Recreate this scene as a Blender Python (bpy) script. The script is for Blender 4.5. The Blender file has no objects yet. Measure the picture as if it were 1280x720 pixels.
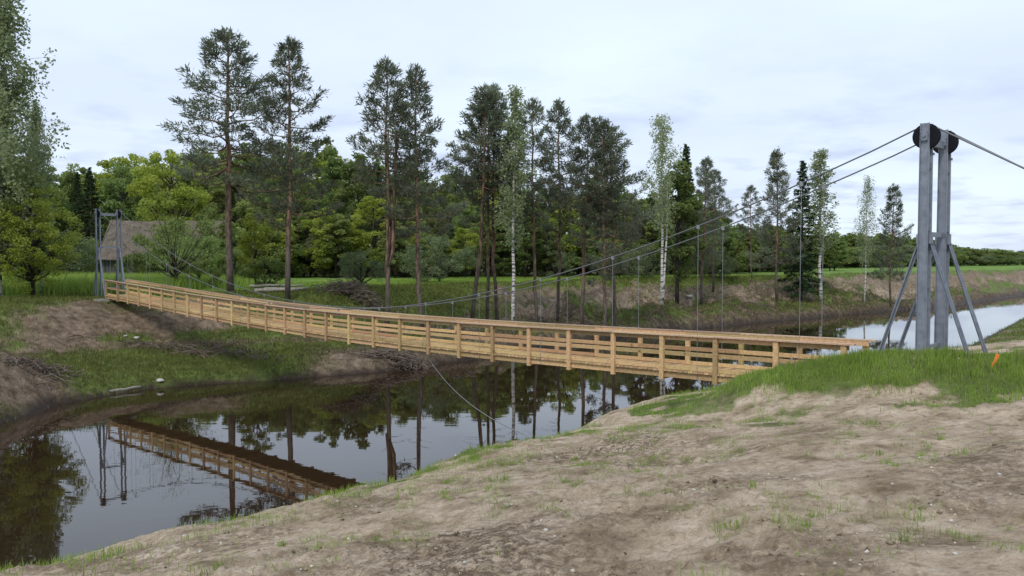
import bpy, math, random
import numpy as np
from mathutils import Vector, Matrix
R = math.radians
sc = bpy.context.scene
col = sc.collection

# ------------------------------------------------------------ camera
CAMZ = 6.36
F = 1000.0                      # focal length in photo pixels (1280 wide)
PITCH = math.atan(38 / F)
cam_d = bpy.data.cameras.new('camera')
cam_d.sensor_width = 36
cam_d.lens = 36 * F / 1280
cam_d.clip_start = 0.05
cam_d.clip_end = 8000
cam = bpy.data.objects.new('camera', cam_d)
cam.location = (0, 0, CAMZ)
cam.rotation_euler = (R(90) - PITCH, 0, 0)
col.objects.link(cam)
sc.camera = cam

# ------------------------------------------------------------ sky and sun
SUN_EL, SUN_AZ = R(48), R(205)      # azimuth clockwise from +Y: behind, a little left
w = bpy.data.worlds.new('World')
sc.world = w
w.use_nodes = True
nt = w.node_tree
nt.nodes.clear()
def wn(t, **k):
    n = nt.nodes.new(t)
    for a, b in k.items():
        setattr(n, a, b)
    return n
out = wn('ShaderNodeOutputWorld')
bg = wn('ShaderNodeBackground')
bg.inputs[1].default_value = 0.1
sky = wn('ShaderNodeTexSky')
sky.sky_type = 'NISHITA'
sky.sun_disc = False
sky.sun_elevation = SUN_EL
sky.sun_rotation = SUN_AZ
sky.air_density = 1.0
sky.dust_density = 1.5
tc = wn('ShaderNodeTexCoord')
sep = wn('ShaderNodeSeparateXYZ')
nt.links.new(tc.outputs['Generated'], sep.inputs[0])
# project the view direction on a cloud layer
mx = wn('ShaderNodeMath', operation='MAXIMUM'); mx.inputs[1].default_value = 0.0
nt.links.new(sep.outputs[2], mx.inputs[0])
ad = wn('ShaderNodeMath', operation='ADD'); ad.inputs[1].default_value = 0.13
nt.links.new(mx.outputs[0], ad.inputs[0])
comb = wn('ShaderNodeCombineXYZ')
for i in range(2):
    dv = wn('ShaderNodeMath', operation='DIVIDE')
    nt.links.new(sep.outputs[i], dv.inputs[0]); nt.links.new(ad.outputs[0], dv.inputs[1])
    nt.links.new(dv.outputs[0], comb.inputs[i])
n1 = wn('ShaderNodeTexNoise'); n1.inputs['Scale'].default_value = 0.55; n1.inputs['Detail'].default_value = 5; n1.inputs['Roughness'].default_value = 0.5
n2 = wn('ShaderNodeTexNoise'); n2.inputs['Scale'].default_value = 1.7; n2.inputs['Detail'].default_value = 5; n2.inputs['Roughness'].default_value = 0.55
nt.links.new(comb.outputs[0], n1.inputs['Vector']); nt.links.new(comb.outputs[0], n2.inputs['Vector'])
cr1 = wn('ShaderNodeValToRGB')
cr1.color_ramp.elements[0].position = 0.36; cr1.color_ramp.elements[0].color = (5.7, 6.45, 7.9, 1)
cr1.color_ramp.elements[1].position = 0.62; cr1.color_ramp.elements[1].color = (6.7, 7.7, 8.9, 1)
nt.links.new(n1.outputs[0], cr1.inputs[0])
cr2 = wn('ShaderNodeValToRGB')
cr2.color_ramp.elements[0].position = 0.50; cr2.color_ramp.elements[0].color = (0, 0, 0, 1)
cr2.color_ramp.elements[1].position = 0.68; cr2.color_ramp.elements[1].color = (1, 1, 1, 1)
nt.links.new(n2.outputs[0], cr2.inputs[0])
low = wn('ShaderNodeMapRange'); low.inputs[1].default_value = 0.27; low.inputs[2].default_value = 0.10
nt.links.new(sep.outputs[2], low.inputs[0])
mul = wn('ShaderNodeMath', operation='MULTIPLY')
nt.links.new(cr2.outputs[0], mul.inputs[0]); nt.links.new(low.outputs[0], mul.inputs[1])
mul2 = wn('ShaderNodeMath', operation='MULTIPLY'); mul2.inputs[1].default_value = 1.0
nt.links.new(mul.outputs[0], mul2.inputs[0])
mixc = wn('ShaderNodeMix', data_type='RGBA')
mixc.inputs[7].default_value = (4.2, 4.8, 6.5, 1)
nt.links.new(mul2.outputs[0], mixc.inputs[0]); nt.links.new(cr1.outputs[0], mixc.inputs[6])
mixs = wn('ShaderNodeMix', data_type='RGBA')
mixs.inputs[0].default_value = 0.9
nt.links.new(sky.outputs[0], mixs.inputs[6]); nt.links.new(mixc.outputs[2], mixs.inputs[7])
nt.links.new(mixs.outputs[2], bg.inputs[0])
nt.links.new(bg.outputs[0], out.inputs[0])

sun_d = bpy.data.lights.new('sun', 'SUN')
sun_d.energy = 1.5
sun_d.angle = R(14)
sun_d.color = (1, 0.95, 0.88)
sun = bpy.data.objects.new('sun', sun_d)
sdir = Vector((math.sin(SUN_AZ) * math.cos(SUN_EL), math.cos(SUN_AZ) * math.cos(SUN_EL), math.sin(SUN_EL)))
sun.rotation_euler = (-sdir).to_track_quat('-Z', 'Y').to_euler()
col.objects.link(sun)

sc.view_settings.view_transform = 'Standard'
sc.view_settings.look = 'None'
sc.view_settings.exposure = 0.45
sc.view_settings.gamma = 1
sc.render.engine = 'CYCLES'

# ------------------------------------------------------------ helpers
def W(px, py, Y):
    """world point seen at photo pixel (px, py) at world distance Y"""
    cx, cz = (px - 640) / F, (360 - py) / F
    cp, sp = math.cos(PITCH), math.sin(PITCH)
    yy = cp + sp * cz
    zz = -sp + cp * cz
    k = Y / yy
    return (cx * k, Y, CAMZ + zz * k)

def tag(o, label=None, cat=None, group=None, kind=None):
    if label: o['label'] = label
    if cat: o['category'] = cat
    if group: o['group'] = group
    if kind: o['kind'] = kind
    return o

def empty(name, loc=(0, 0, 0), rz=0, label=None, cat=None, group=None):
    o = bpy.data.objects.new(name, None)
    o.empty_display_size = 0.3
    o.location = loc
    o.rotation_euler = (0, 0, rz)
    col.objects.link(o)
    return tag(o, label, cat, group)

def link(name, me, parent=None):
    o = bpy.data.objects.new(name, me)
    col.objects.link(o)
    if parent: o.parent = parent
    return o

def npmesh(name, V, Fq, mat, attrs=None, smooth=False):
    """mesh from numpy arrays; Fq (n, k) faces of equal size"""
    me = bpy.data.meshes.new(name)
    n, k = Fq.shape
    me.vertices.add(len(V)); me.vertices.foreach_set('co', np.ascontiguousarray(V, dtype=np.float32).ravel())
    me.loops.add(n * k); me.loops.foreach_set('vertex_index', np.ascontiguousarray(Fq, dtype=np.int32).ravel())
    me.polygons.add(n)
    me.polygons.foreach_set('loop_start', np.arange(0, n * k, k, dtype=np.int32))
    me.polygons.foreach_set('loop_total', np.full(n, k, dtype=np.int32))
    if smooth: me.polygons.foreach_set('use_smooth', np.ones(n, dtype=bool))
    me.update(calc_edges=True)
    for an, av in (attrs or {}).items():
        a = me.attributes.new(an, 'FLOAT', 'POINT')
        a.data.foreach_set('value', np.ascontiguousarray(av, dtype=np.float32))
    me.materials.append(mat)
    return me

class MB:
    def __init__(s): s.v = []; s.f = []; s.h = []
    def box(s, c, size, rot=None, taper=1.0):
        hx, hy, hz = [a / 2 for a in size]
        b = len(s.v)
        for z in (-1, 1):
            t = taper if z > 0 else 1
            for x, y in ((-1, -1), (1, -1), (1, 1), (-1, 1)):
                p = Vector((x * hx * t, y * hy * t, z * hz))
                if rot is not None: p = rot @ p
                s.v.append((p[0] + c[0], p[1] + c[1], p[2] + c[2]))
        s.f += [tuple(b + i for i in q) for q in ((3, 2, 1, 0), (4, 5, 6, 7), (0, 1, 5, 4), (1, 2, 6, 5), (2, 3, 7, 6), (3, 0, 4, 7))]
        return s
    def beam(s, a, b, wd, ht, up=(0, 0, 1)):
        """box from a to b, wd across, ht along the up side"""
        a, b = Vector(a), Vector(b)
        d = b - a; L = d.length; d.normalize()
        side = d.cross(Vector(up)).normalized(); u = side.cross(d)
        M = Matrix((side, d, u)).transposed()
        return s.box((a + b) / 2, (wd, L, ht), M)
    def tube(s, pts, rad, n=6, cap=True, hz=None):
        pts = [Vector(p) for p in pts]
        b = len(s.v); m = len(pts)
        if not hasattr(rad, '__len__'): rad = [rad] * m
        ref = None
        for i, p in enumerate(pts):
            d = (pts[min(i + 1, m - 1)] - pts[max(i - 1, 0)]).normalized()
            if ref is None:
                ref = d.orthogonal().normalized()
            ref = (ref - d * ref.dot(d)).normalized()
            q = d.cross(ref)
            for k in range(n):
                a = 2 * math.pi * k / n
                v = p + (ref * math.cos(a) + q * math.sin(a)) * rad[i]
                s.v.append(v[:])
        for i in range(m - 1):
            for k in range(n):
                k2 = (k + 1) % n
                s.f.append((b + i * n + k, b + i * n + k2, b + (i + 1) * n + k2, b + (i + 1) * n + k))
        if cap:
            s.f.append(tuple(b + k for k in reversed(range(n))))
            s.f.append(tuple(b + (m - 1) * n + k for k in range(n)))
        return s
    def build(s, name, mat, parent=None, smooth=False, bevel=0):
        me = s.mesh(name, mat, smooth)
        o = link(name, me, parent)
        if bevel:
            bm = o.modifiers.new('bevel', 'BEVEL'); bm.width = bevel; bm.segments = 1
        return o
    def mesh(s, name, mat, smooth=False):
        me = bpy.data.meshes.new(name)
        me.from_pydata([tuple(v) for v in s.v], [], s.f)
        if smooth:
            me.polygons.foreach_set('use_smooth', [True] * len(me.polygons))
        me.update()
        me.materials.append(mat)
        return me

# ---- numpy value noise
def _hash(ix, iy, seed):
    h = (ix.astype(np.int64) * 374761393 + iy.astype(np.int64) * 668265263 + seed * 1442695041) & 0x7fffffff
    h = (h ^ (h >> 13)) * 1274126177 & 0x7fffffff
    h = (h ^ (h >> 16)) & 0xffff
    return h / 65535.0
def vnoise(x, y, seed=0):
    ix, iy = np.floor(x), np.floor(y)
    fx, fy = x - ix, y - iy
    fx = fx * fx * (3 - 2 * fx); fy = fy * fy * (3 - 2 * fy)
    a = _hash(ix, iy, seed); b = _hash(ix + 1, iy, seed)
    c = _hash(ix, iy + 1, seed); d = _hash(ix + 1, iy + 1, seed)
    return (a * (1 - fx) + b * fx) * (1 - fy) + (c * (1 - fx) + d * fx) * fy
def fbm(x, y, f=1.0, o=4, seed=0):
    s = 0; am = 1; t = 0
    for i in range(o):
        s = s + am * vnoise(x * f + 17.3 * i, y * f - 9.1 * i, seed + i); t += am
        am *= 0.5; f *= 2.03
    return s / t          # 0..1
def sst(a, b, x):
    t = np.clip((x - a) / (b - a), 0, 1)
    return t * t * (3 - 2 * t)

# ------------------------------------------------------------ bridge axis
N0 = np.array((8.77, 16.76)); BD = np.array((-0.719, 0.695)); BP = np.array((0.695, 0.719))
HW = 0.63                                   # half width between the cable planes
def A(s, off=0.0, z=0.0):
    p = N0 + BD * s + BP * (HW + off)
    return Vector((p[0], p[1], z))
STEP = 1.61
_ns = np.array([-2, 0, 3, 6.25, 11, 14, 18, 22, 24, 27, 29.0])
_zr = np.array([-1.33, -1.45, -1.62, -1.86, -2.13, -2.17, -2.15, -2.09, -2.05, -1.95, -1.88])
_pf = np.polyfit(_ns, _zr, 4)
def rail_z(s):
    n = 28.1 - s / STEP
    return CAMZ + float(np.polyval(_pf, n))
S_R, S_L = 0.13, 48.4
T_RZ, T_LZ = 3.83, 3.82
T_RH, T_LH = 5.40, 5.68

# ------------------------------------------------------------ terrain function
NEAR = np.array([(-1400, -1500), (-100, -110), (-34, -22), (-14, 4), (-8.2, 11), (-6.2, 13), (-4.2, 15), (-2.2, 17.4), (0.9, 21), (6.0, 27), (12.5, 34.5), (21, 44), (33, 57.5), (57, 88), (80, 112), (135, 155), (400, 350), (1600, 1000)], float)
FAR = np.array([(-1500, -1400), (-130, -75), (-46, -5), (-27, 15), (-21.5, 25), (-19.6, 30.7), (-19.7, 34.4), (-18.5, 37.2), (-17.4, 38.8), (-15.2, 40), (-11.5, 41.8), (-7.1, 44.5), (-4.7, 47.1), (-2.5, 49.7), (0.6, 55.0), (4.8, 60.6), (10.6, 66.2), (22.4, 76.6), (39.7, 90.9), (58.7, 106), (85, 134), (140, 182), (420, 420), (1650, 1250)], float)
def sdist(x, y, poly, sign):
    best = np.full(x.shape, 1e18); sd = np.zeros(x.shape)
    for i in range(len(poly) - 1):
        a, b = poly[i], poly[i + 1]
        d = b - a; L2 = d @ d
        t = np.clip(((x - a[0]) * d[0] + (y - a[1]) * d[1]) / L2, 0, 1)
        ex, ey = x - a[0] - t * d[0], y - a[1] - t * d[1]
        q = ex * ex + ey * ey
        cr = d[0] * ey - d[1] * ex          # >0 left of direction
        m = q < best - 1e-9
        best = np.where(m, q, best)
        sd = np.where(m, np.where(cr > 0, 1.0, -1.0), sd)
    return np.sqrt(best) * sd * sign
MOUND = np.array([(3.0, 18.0, .10), (4.3, 16.5, .27), (4.96, 15.5, .55), (5.85, 15, .66), (6.5, 14.7, .70), (7.6, 14.3, .58), (8.5, 14, .42), (9.4, 13.6, .34), (11, 13, .30), (14, 11.5, .25), (19, 9, .2)])
def mound(x, y):
    best = np.full(x.shape, 1e18); am = np.zeros(x.shape)
    for i in range(len(MOUND) - 1):
        a, b = MOUND[i, :2], MOUND[i + 1, :2]
        d = b - a; t = np.clip(((x - a[0]) * d[0] + (y - a[1]) * d[1]) / (d @ d), 0, 1)
        q = (x - a[0] - t * d[0]) ** 2 + (y - a[1] - t * d[1]) ** 2
        m = q < best
        best = np.where(m, q, best); am = np.where(m, MOUND[i, 2] * (1 - t) + MOUND[i + 1, 2] * t, am)
    return np.sqrt(best), am

def terrain(x, y):
    x = np.asarray(x, float); y = np.asarray(y, float)
    dn = sdist(x, y, NEAR, -1); df = sdist(x, y, FAR, 1)
    # near bank
    al = (x + 2.2) * .67 + (y - 17.4) * .74          # distance along the river
    dnn = dn + (fbm(x, y, .45, 3, 5) - .5) * 1.0 * sst(0.5, 4, dn) * (1 - sst(7, 9, dn))
    zs = np.interp(dnn, [0, 1, 2.4, 3.4, 4.2, 8.5, 13.5, 18, 60, 400], [0, .75, 2.25, 2.88, 3.12, 3.9, 4.68, 4.85, 5.0, 5.0])
    dng = np.maximum(dn + (fbm(x, y, .13, 4, 91) - .5) * 7 * sst(0, 3, dn), 0)
    zg = np.interp(dng, [0, 1, 6, 12, 20, 35, 400], [0, .25, .75, 1.5, 2.6, 3.5, 4.2])
    k = sst(14, 30, al)
    zn = zs * (1 - k) + zg * k + (fbm(x, y, .6, 4, 95) - .5) * .5 * k * sst(.5, 3, dn)
    md, ma = mound(x, y)
    zn = zn + ma * np.exp(-(md / 1.25) ** 2)
    # cut for the bridge end
    rx, ry = x - N0[0] - BP[0] * HW, y - N0[1] - BP[1] * HW
    s = rx * BD[0] + ry * BD[1]; o = rx * BP[0] + ry * BP[1]
    cut = (1 - sst(.75, 1.5, np.abs(o))) * sst(.3, .9, s) * (1 - sst(7, 9, s))
    zn = zn * (1 - cut) + np.minimum(zn, 3.02) * cut
    r = np.hypot(x, y)
    fine = 1 - sst(30, 60, r)
    zn = zn + ((fbm(x, y, .9, 4, 11) - .5) * .16 + (fbm(x, y, 4.5, 3, 21) - .5) * .05) * sst(0, 1.2, dn) * fine
    # soft wheel ruts and clods in the sand
    rut = np.sin((x * .55 + y * .12 + fbm(x, y, .3, 2, 3) * 2.5) * 3.4)
    zn = zn + .018 * rut * fine * sst(4, 6, dn)
    clod = (sst(.50, .72, fbm(x, y, 9, 2, 33)) * .030 + sst(.5, .75, fbm(x, y, 22, 2, 35)) * .014) * (.25 + .75 * sst(.48, .62, fbm(x, y, .6, 3, 8)))
    zn = zn + clod * fine * sst(3, 4, dn)
    # far bank
    nz = fbm(x, y, .16, 4, 41) - .5
    rough = sst(-9, 4, x)
    dff = df + nz * (1.5 + 7 * rough) * sst(.6, 4, df) * (1 - sst(14, 20, df))
    zl = np.interp(dff, [0, .4, 1.2, 4, 6.2, 7.2, 9, 11, 12.4, 16, 40], [0, .35, .62, 1.05, 1.4, 1.5, 2.1, 3.3, 3.78, 3.95, 4.0])
    zr = np.interp(dff, [0, .5, 2, 5, 7.5, 9, 12, 13.2, 20, 60], [0, .7, 1.15, 1.5, 1.75, 2.7, 3.15, 3.75, 3.95, 4.0])
    zf = zl * (1 - rough) + zr * rough
    # earth mound on the far left by the water
    zf = zf + 1.1 * np.exp(-(((x + 22.5) / 3.2) ** 2 + ((y - 33.5) / 3.4) ** 2)) * sst(0, 2, df)
    am = (.30 + .95 * rough) * sst(.2, 2, df) * (1 - sst(12, 18, df)) + .12 * sst(12, 18, df)
    zf = zf + (fbm(x, y, .75, 5, 51) - .5) * am * 1.25 + (fbm(x, y, 1.9, 4, 57) - .5) * .34 * sst(.3, 2, df) * (1 - sst(12, 15, df))
    blk = fbm(x, y, .22, 3, 81)
    zf = zf + (np.floor(blk * 9) / 9 + sst(0, 1, (blk * 9) % 1) / 9 - .5) * 2.2 * rough * sst(1.0, 3, df) * (1 - sst(11, 13.5, df))
    ridg = 1 - np.abs(fbm(x, y, .55, 4, 71) * 2 - 1)
    zf = zf - (ridg ** 4) * .55 * rough * sst(.8, 2.5, df) * (1 - sst(12, 15, df))
    # pads at the towers
    for sx, pz in ((S_L, T_LZ - .03),):
        p = A(sx)
        q = np.exp(-(((x - p.x) ** 2 + (y - p.y) ** 2) / 4.4) ** 2)
        zf = zf * (1 - q) + pz * q
    ll = (x + 3) * 0.0
    so = (1 - sst(1.0, 2.2, np.abs(o))) * sst(0, 1, 47.3 - s) * sst(0, 1, s - 30)
    lim = np.interp(s, [30, 40, 44, 46, 47.3], [1.5, 2.2, 2.9, 3.3, 3.5])
    zf = zf * (1 - so) + np.minimum(zf, lim) * so
    zf = zf + (fbm(x, y, .012, 3, 61) - .5) * 1.2 * sst(25, 90, df)
    bed = -np.minimum(1.4, .45 * np.minimum(np.abs(dn), np.abs(df)))
    z = np.where(dn > 0, np.maximum(zn, .01 + 0 * zn), np.where(df > 0, np.maximum(zf, .01), bed))
    return z, dn, df, md, rough
def gz(x, y):
    return float(terrain(np.array([x]), np.array([y]))[0][0])

# ------------------------------------------------------------ materials
def mat(name, base, rough=.8, metal=0, spec=.3):
    m = bpy.data.materials.new(name); m.use_nodes = True
    b = m.node_tree.nodes['Principled BSDF']
    b.inputs['Base Color'].default_value = (*base, 1)
    b.inputs['Roughness'].default_value = rough
    b.inputs['Metallic'].default_value = metal
    b.inputs['Specular IOR Level'].default_value = spec
    return m, m.node_tree, b
def nn(t, ty, **k):
    n = t.nodes.new(ty)
    for a, b in k.items():
        if a in ('Scale', 'Detail', 'Roughness', 'Distortion', 'Strength', 'Distance'):
            n.inputs[a].default_value = b
        else: setattr(n, a, b)
    return n
def ramp(t, src, stops):
    r = t.nodes.new('ShaderNodeValToRGB')
    e = r.color_ramp.elements
    while len(e) < len(stops): e.new(.5)
    for i, (p, c) in enumerate(stops):
        e[i].position = p; e[i].color = (*c, 1) if len(c) == 3 else c
    t.links.new(src, r.inputs[0])
    return r.outputs[0]
def mixrgb(t, f, a, b):
    m = t.nodes.new('ShaderNodeMix'); m.data_type = 'RGBA'
    if hasattr(f, 'links'): t.links.new(f, m.inputs[0])
    else: m.inputs[0].default_value = f
    for v, i in ((a, 6), (b, 7)):
        if hasattr(v, 'links'): t.links.new(v, m.inputs[i])
        else: m.inputs[i].default_value = (*v, 1)
    return m.outputs[2]
def math_(t, op, a, b=None):
    m = t.nodes.new('ShaderNodeMath'); m.operation = op
    for v, i in ((a, 0), (b, 1)):
        if v is None: continue
        if hasattr(v, 'links'): t.links.new(v, m.inputs[i])
        else: m.inputs[i].default_value = v
    return m.outputs[0]
def bump(t, b, h, strength, dist):
    n = nn(t, 'ShaderNodeBump', Strength=strength, Distance=dist)
    t.links.new(h, n.inputs['Height']); t.links.new(n.outputs[0], b.inputs['Normal'])

def ground_material():
    m, t, b = mat('ground', (.3, .25, .2), .95, 0, .15)
    g = t.nodes.new('ShaderNodeNewGeometry').outputs['Position']
    def noise(s, d=6, r=.6):
        n = nn(t, 'ShaderNodeTexNoise', Scale=s, Detail=d, Roughness=r); t.links.new(g, n.inputs['Vector']); return n.outputs[0]
    def attr(a):
        n = t.nodes.new('ShaderNodeAttribute'); n.attribute_name = a; return n.outputs['Fac']
    nb, nm, nf, nx = noise(.35), noise(1.9, 8), noise(9, 8, .65), noise(45, 6, .7)
    sand = ramp(t, nm, [(.32, (.25, .190, .125)), (.45, (.43, .342, .242)), (.58, (.55, .445, .335)), (.74, (.66, .55, .43))])
    speck = ramp(t, nf, [(.34, (.45, .40, .35)), (.46, (.88, .86, .84)), (.6, (1.05, 1.05, 1.05))])
    mm = t.nodes.new('ShaderNodeMix'); mm.data_type = 'RGBA'; mm.blend_type = 'MULTIPLY'; mm.inputs[0].default_value = .75
    t.links.new(sand, mm.inputs[6]); t.links.new(speck, mm.inputs[7])
    sand = mm.outputs[2]
    grit = ramp(t, nx, [(.3, (.72, .70, .68)), (.55, (1.0, 1.0, 1.0)), (.75, (1.18, 1.16, 1.12))])
    mm = t.nodes.new('ShaderNodeMix'); mm.data_type = 'RGBA'; mm.blend_type = 'MULTIPLY'; mm.inputs[0].default_value = 1
    t.links.new(sand, mm.inputs[6]); t.links.new(grit, mm.inputs[7])
    sand = mm.outputs[2]
    damp = math_(t, 'MULTIPLY', attr('damp'), ramp(t, noise(11, 8, .8), [(.44, (0, 0, 0)), (.55, (.9, .9, .9))]))
    sand = mixrgb(t, damp, sand, (.110, .076, .050))
    earth = ramp(t, nm, [(.30, (.042, .028, .018)), (.44, (.098, .066, .045)), (.58, (.165, .116, .080)), (.75, (.27, .205, .15))])
    ef = ramp(t, noise(3.3, 8, .75), [(.40, (.40, .40, .40)), (.58, (1.1, 1.1, 1.1))])
    mm = t.nodes.new('ShaderNodeMix'); mm.data_type = 'RGBA'; mm.blend_type = 'MULTIPLY'; mm.inputs[0].default_value = .9
    t.links.new(earth, mm.inputs[6]); t.links.new(ef, mm.inputs[7])
    earth = mm.outputs[2]
    grass = ramp(t, nm, [(.28, (.060, .075, .024)), (.48, (.100, .135, .034)), (.66, (.150, .190, .050)), (.8, (.20, .20, .085))])
    dry = ramp(t, nf, [(.3, (.10, .085, .045)), (.7, (.20, .17, .10))])
    meadow = ramp(t, nb, [(.34, (.095, .165, .030)), (.55, (.14, .23, .045)), (.7, (.21, .26, .075))])
    def thr(a, sharp=.16, n=nf):
        v = math_(t, 'ADD', attr(a), math_(t, 'MULTIPLY', math_(t, 'SUBTRACT', n, .5), .9))
        r = t.nodes.new('ShaderNodeMapRange'); r.inputs[1].default_value = .5 - sharp; r.inputs[2].default_value = .5 + sharp
        t.links.new(v, r.inputs[0]); return r.outputs[0]
    c = mixrgb(t, attr('sand'), earth, sand)
    c = mixrgb(t, thr('dry'), c, dry)
    c = mixrgb(t, thr('grass'), c, grass)
    c = mixrgb(t, attr('meadow'), c, meadow)
    c = mixrgb(t, math_(t, 'MULTIPLY', attr('litter'), .8), c, (.045, .04, .02))
    c = mixrgb(t, attr('wet'), c, (.030, .021, .015))
    t.links.new(c, b.inputs['Base Color'])
    rr = t.nodes.new('ShaderNodeMapRange'); rr.inputs[3].default_value = .95; rr.inputs[4].default_value = .45
    t.links.new(attr('wet'), rr.inputs[0]); t.links.new(rr.outputs[0], b.inputs['Roughness'])
    h = math_(t, 'ADD', math_(t, 'MULTIPLY', nf, 1.0), math_(t, 'MULTIPLY', nx, .35))
    bump(t, b, h, 1.0, .07)
    return m
GM = ground_material()

def leaf_material(name, dark, light, trans=.35, rnd=.25):
    m = bpy.data.materials.new(name); m.use_nodes = True
    t = m.node_tree; t.nodes.clear()
    o = t.nodes.new('ShaderNodeOutputMaterial')
    a = t.nodes.new('ShaderNodeAttribute'); a.attribute_name = 'tint'
    c = ramp(t, a.outputs['Fac'], [(0, dark), (1, light)])
    oi = t.nodes.new('ShaderNodeObjectInfo')
    hs = t.nodes.new('ShaderNodeHueSaturation')
    mr = t.nodes.new('ShaderNodeMapRange'); mr.inputs[3].default_value = 1 - rnd; mr.inputs[4].default_value = 1 + rnd
    t.links.new(oi.outputs['Random'], mr.inputs[0]); t.links.new(mr.outputs[0], hs.inputs['Value'])
    mr2 = t.nodes.new('ShaderNodeMapRange'); mr2.inputs[3].default_value = .5 - .06 * rnd; mr2.inputs[4].default_value = .5 + .06 * rnd
    w1 = math_(t, 'FRACT', math_(t, 'MULTIPLY', oi.outputs['Random'], 7.31))
    t.links.new(w1, mr2.inputs[0]); t.links.new(mr2.outputs[0], hs.inputs['Hue'])
    t.links.new(c, hs.inputs['Color'])
    d = t.nodes.new('ShaderNodeBsdfDiffuse'); tr = t.nodes.new('ShaderNodeBsdfTranslucent')
    mx = t.nodes.new('ShaderNodeMixShader'); mx.inputs[0].default_value = trans
    t.links.new(hs.outputs[0], d.inputs[0]); t.links.new(hs.outputs[0], tr.inputs[0])
    t.links.new(d.outputs[0], mx.inputs[1]); t.links.new(tr.outputs[0], mx.inputs[2])
    t.links.new(mx.outputs[0], o.inputs[0])
    return m
LM = {
    'pine': leaf_material('pine_needles', (.100, .120, .086), (.230, .255, .165), .4, .15),
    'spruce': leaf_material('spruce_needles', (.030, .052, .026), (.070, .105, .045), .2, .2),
    'green': leaf_material('deciduous_leaves', (.125, .175, .052), (.285, .345, .115), .52, .26),
    'bright': leaf_material('fresh_leaves', (.21, .27, .04), (.42, .47, .10), .55, .06),
    'birch': leaf_material('birch_leaves', (.22, .27, .13), (.42, .48, .27), .55, .1),
    'willow': leaf_material('willow_leaves', (.11, .145, .070), (.23, .27, .14), .35, .12),
    'grass': leaf_material('grass_blades', (.125, .200, .030), (.36, .48, .11), .5, 0),
    'rough': leaf_material('rough_grass', (.080, .098, .028), (.225, .240, .075), .4, 0),
    'dry': leaf_material('dry_stems', (.075, .058, .040), (.25, .205, .150), .15, 0),
}
def bark(name, lowc, highc, dark, scale=6):
    m, t, b = mat(name, lowc, .9, 0, .1)
    oi = nn(t, 'ShaderNodeTexCoord').outputs['Object']
    sp = t.nodes.new('ShaderNodeSeparateXYZ'); t.links.new(oi, sp.inputs[0])
    mp = t.nodes.new('ShaderNodeMapping'); mp.inputs['Scale'].default_value = (1, 1, .25); t.links.new(oi, mp.inputs[0])
    n = nn(t, 'ShaderNodeTexNoise', Scale=scale, Detail=6, Roughness=.7); t.links.new(mp.outputs[0], n.inputs['Vector'])
    f = t.nodes.new('ShaderNodeMapRange'); f.inputs[1].default_value = 3.2; f.inputs[2].default_value = 7.0
    zz = math_(t, 'ADD', sp.outputs[2], math_(t, 'MULTIPLY', n.outputs[0], 2.0)); t.links.new(zz, f.inputs[0])
    c = mixrgb(t, f.outputs[0], lowc, highc)
    c = mixrgb(t, ramp(t, n.outputs[0], [(.42, (1, 1, 1)), (.58, (0, 0, 0))]), c, dark)
    t.links.new(c, b.inputs['Base Color'])
    bump(t, b, n.outputs[0], .8, .05)
    return m
BK = {
    'pine': bark('pine_bark', (.135, .115, .100), (.31, .195, .130), (.08, .060, .048)),
    'oak': bark('grey_bark', (.075, .064, .052), (.085, .072, .056), (.035, .03, .024)),
}
def birch_bark():
    m, t, b = mat('birch_bark', (.6, .58, .54), .7, 0, .2)
    oi = nn(t, 'ShaderNodeTexCoord').outputs['Object']
    mp = t.nodes.new('ShaderNodeMapping'); mp.inputs['Scale'].default_value = (1.2, 1.2, 4.5); t.links.new(oi, mp.inputs[0])
    n = nn(t, 'ShaderNodeTexNoise', Scale=1.6, Detail=4, Roughness=.7); t.links.new(mp.outputs[0], n.inputs['Vector'])
    c = ramp(t, n.outputs[0], [(.42, (.05, .045, .04)), (.50, (.52, .50, .46)), (.8, (.68, .66, .62))])
    t.links.new(c, b.inputs['Base Color']); return m
BK['birch'] = birch_bark()

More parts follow.
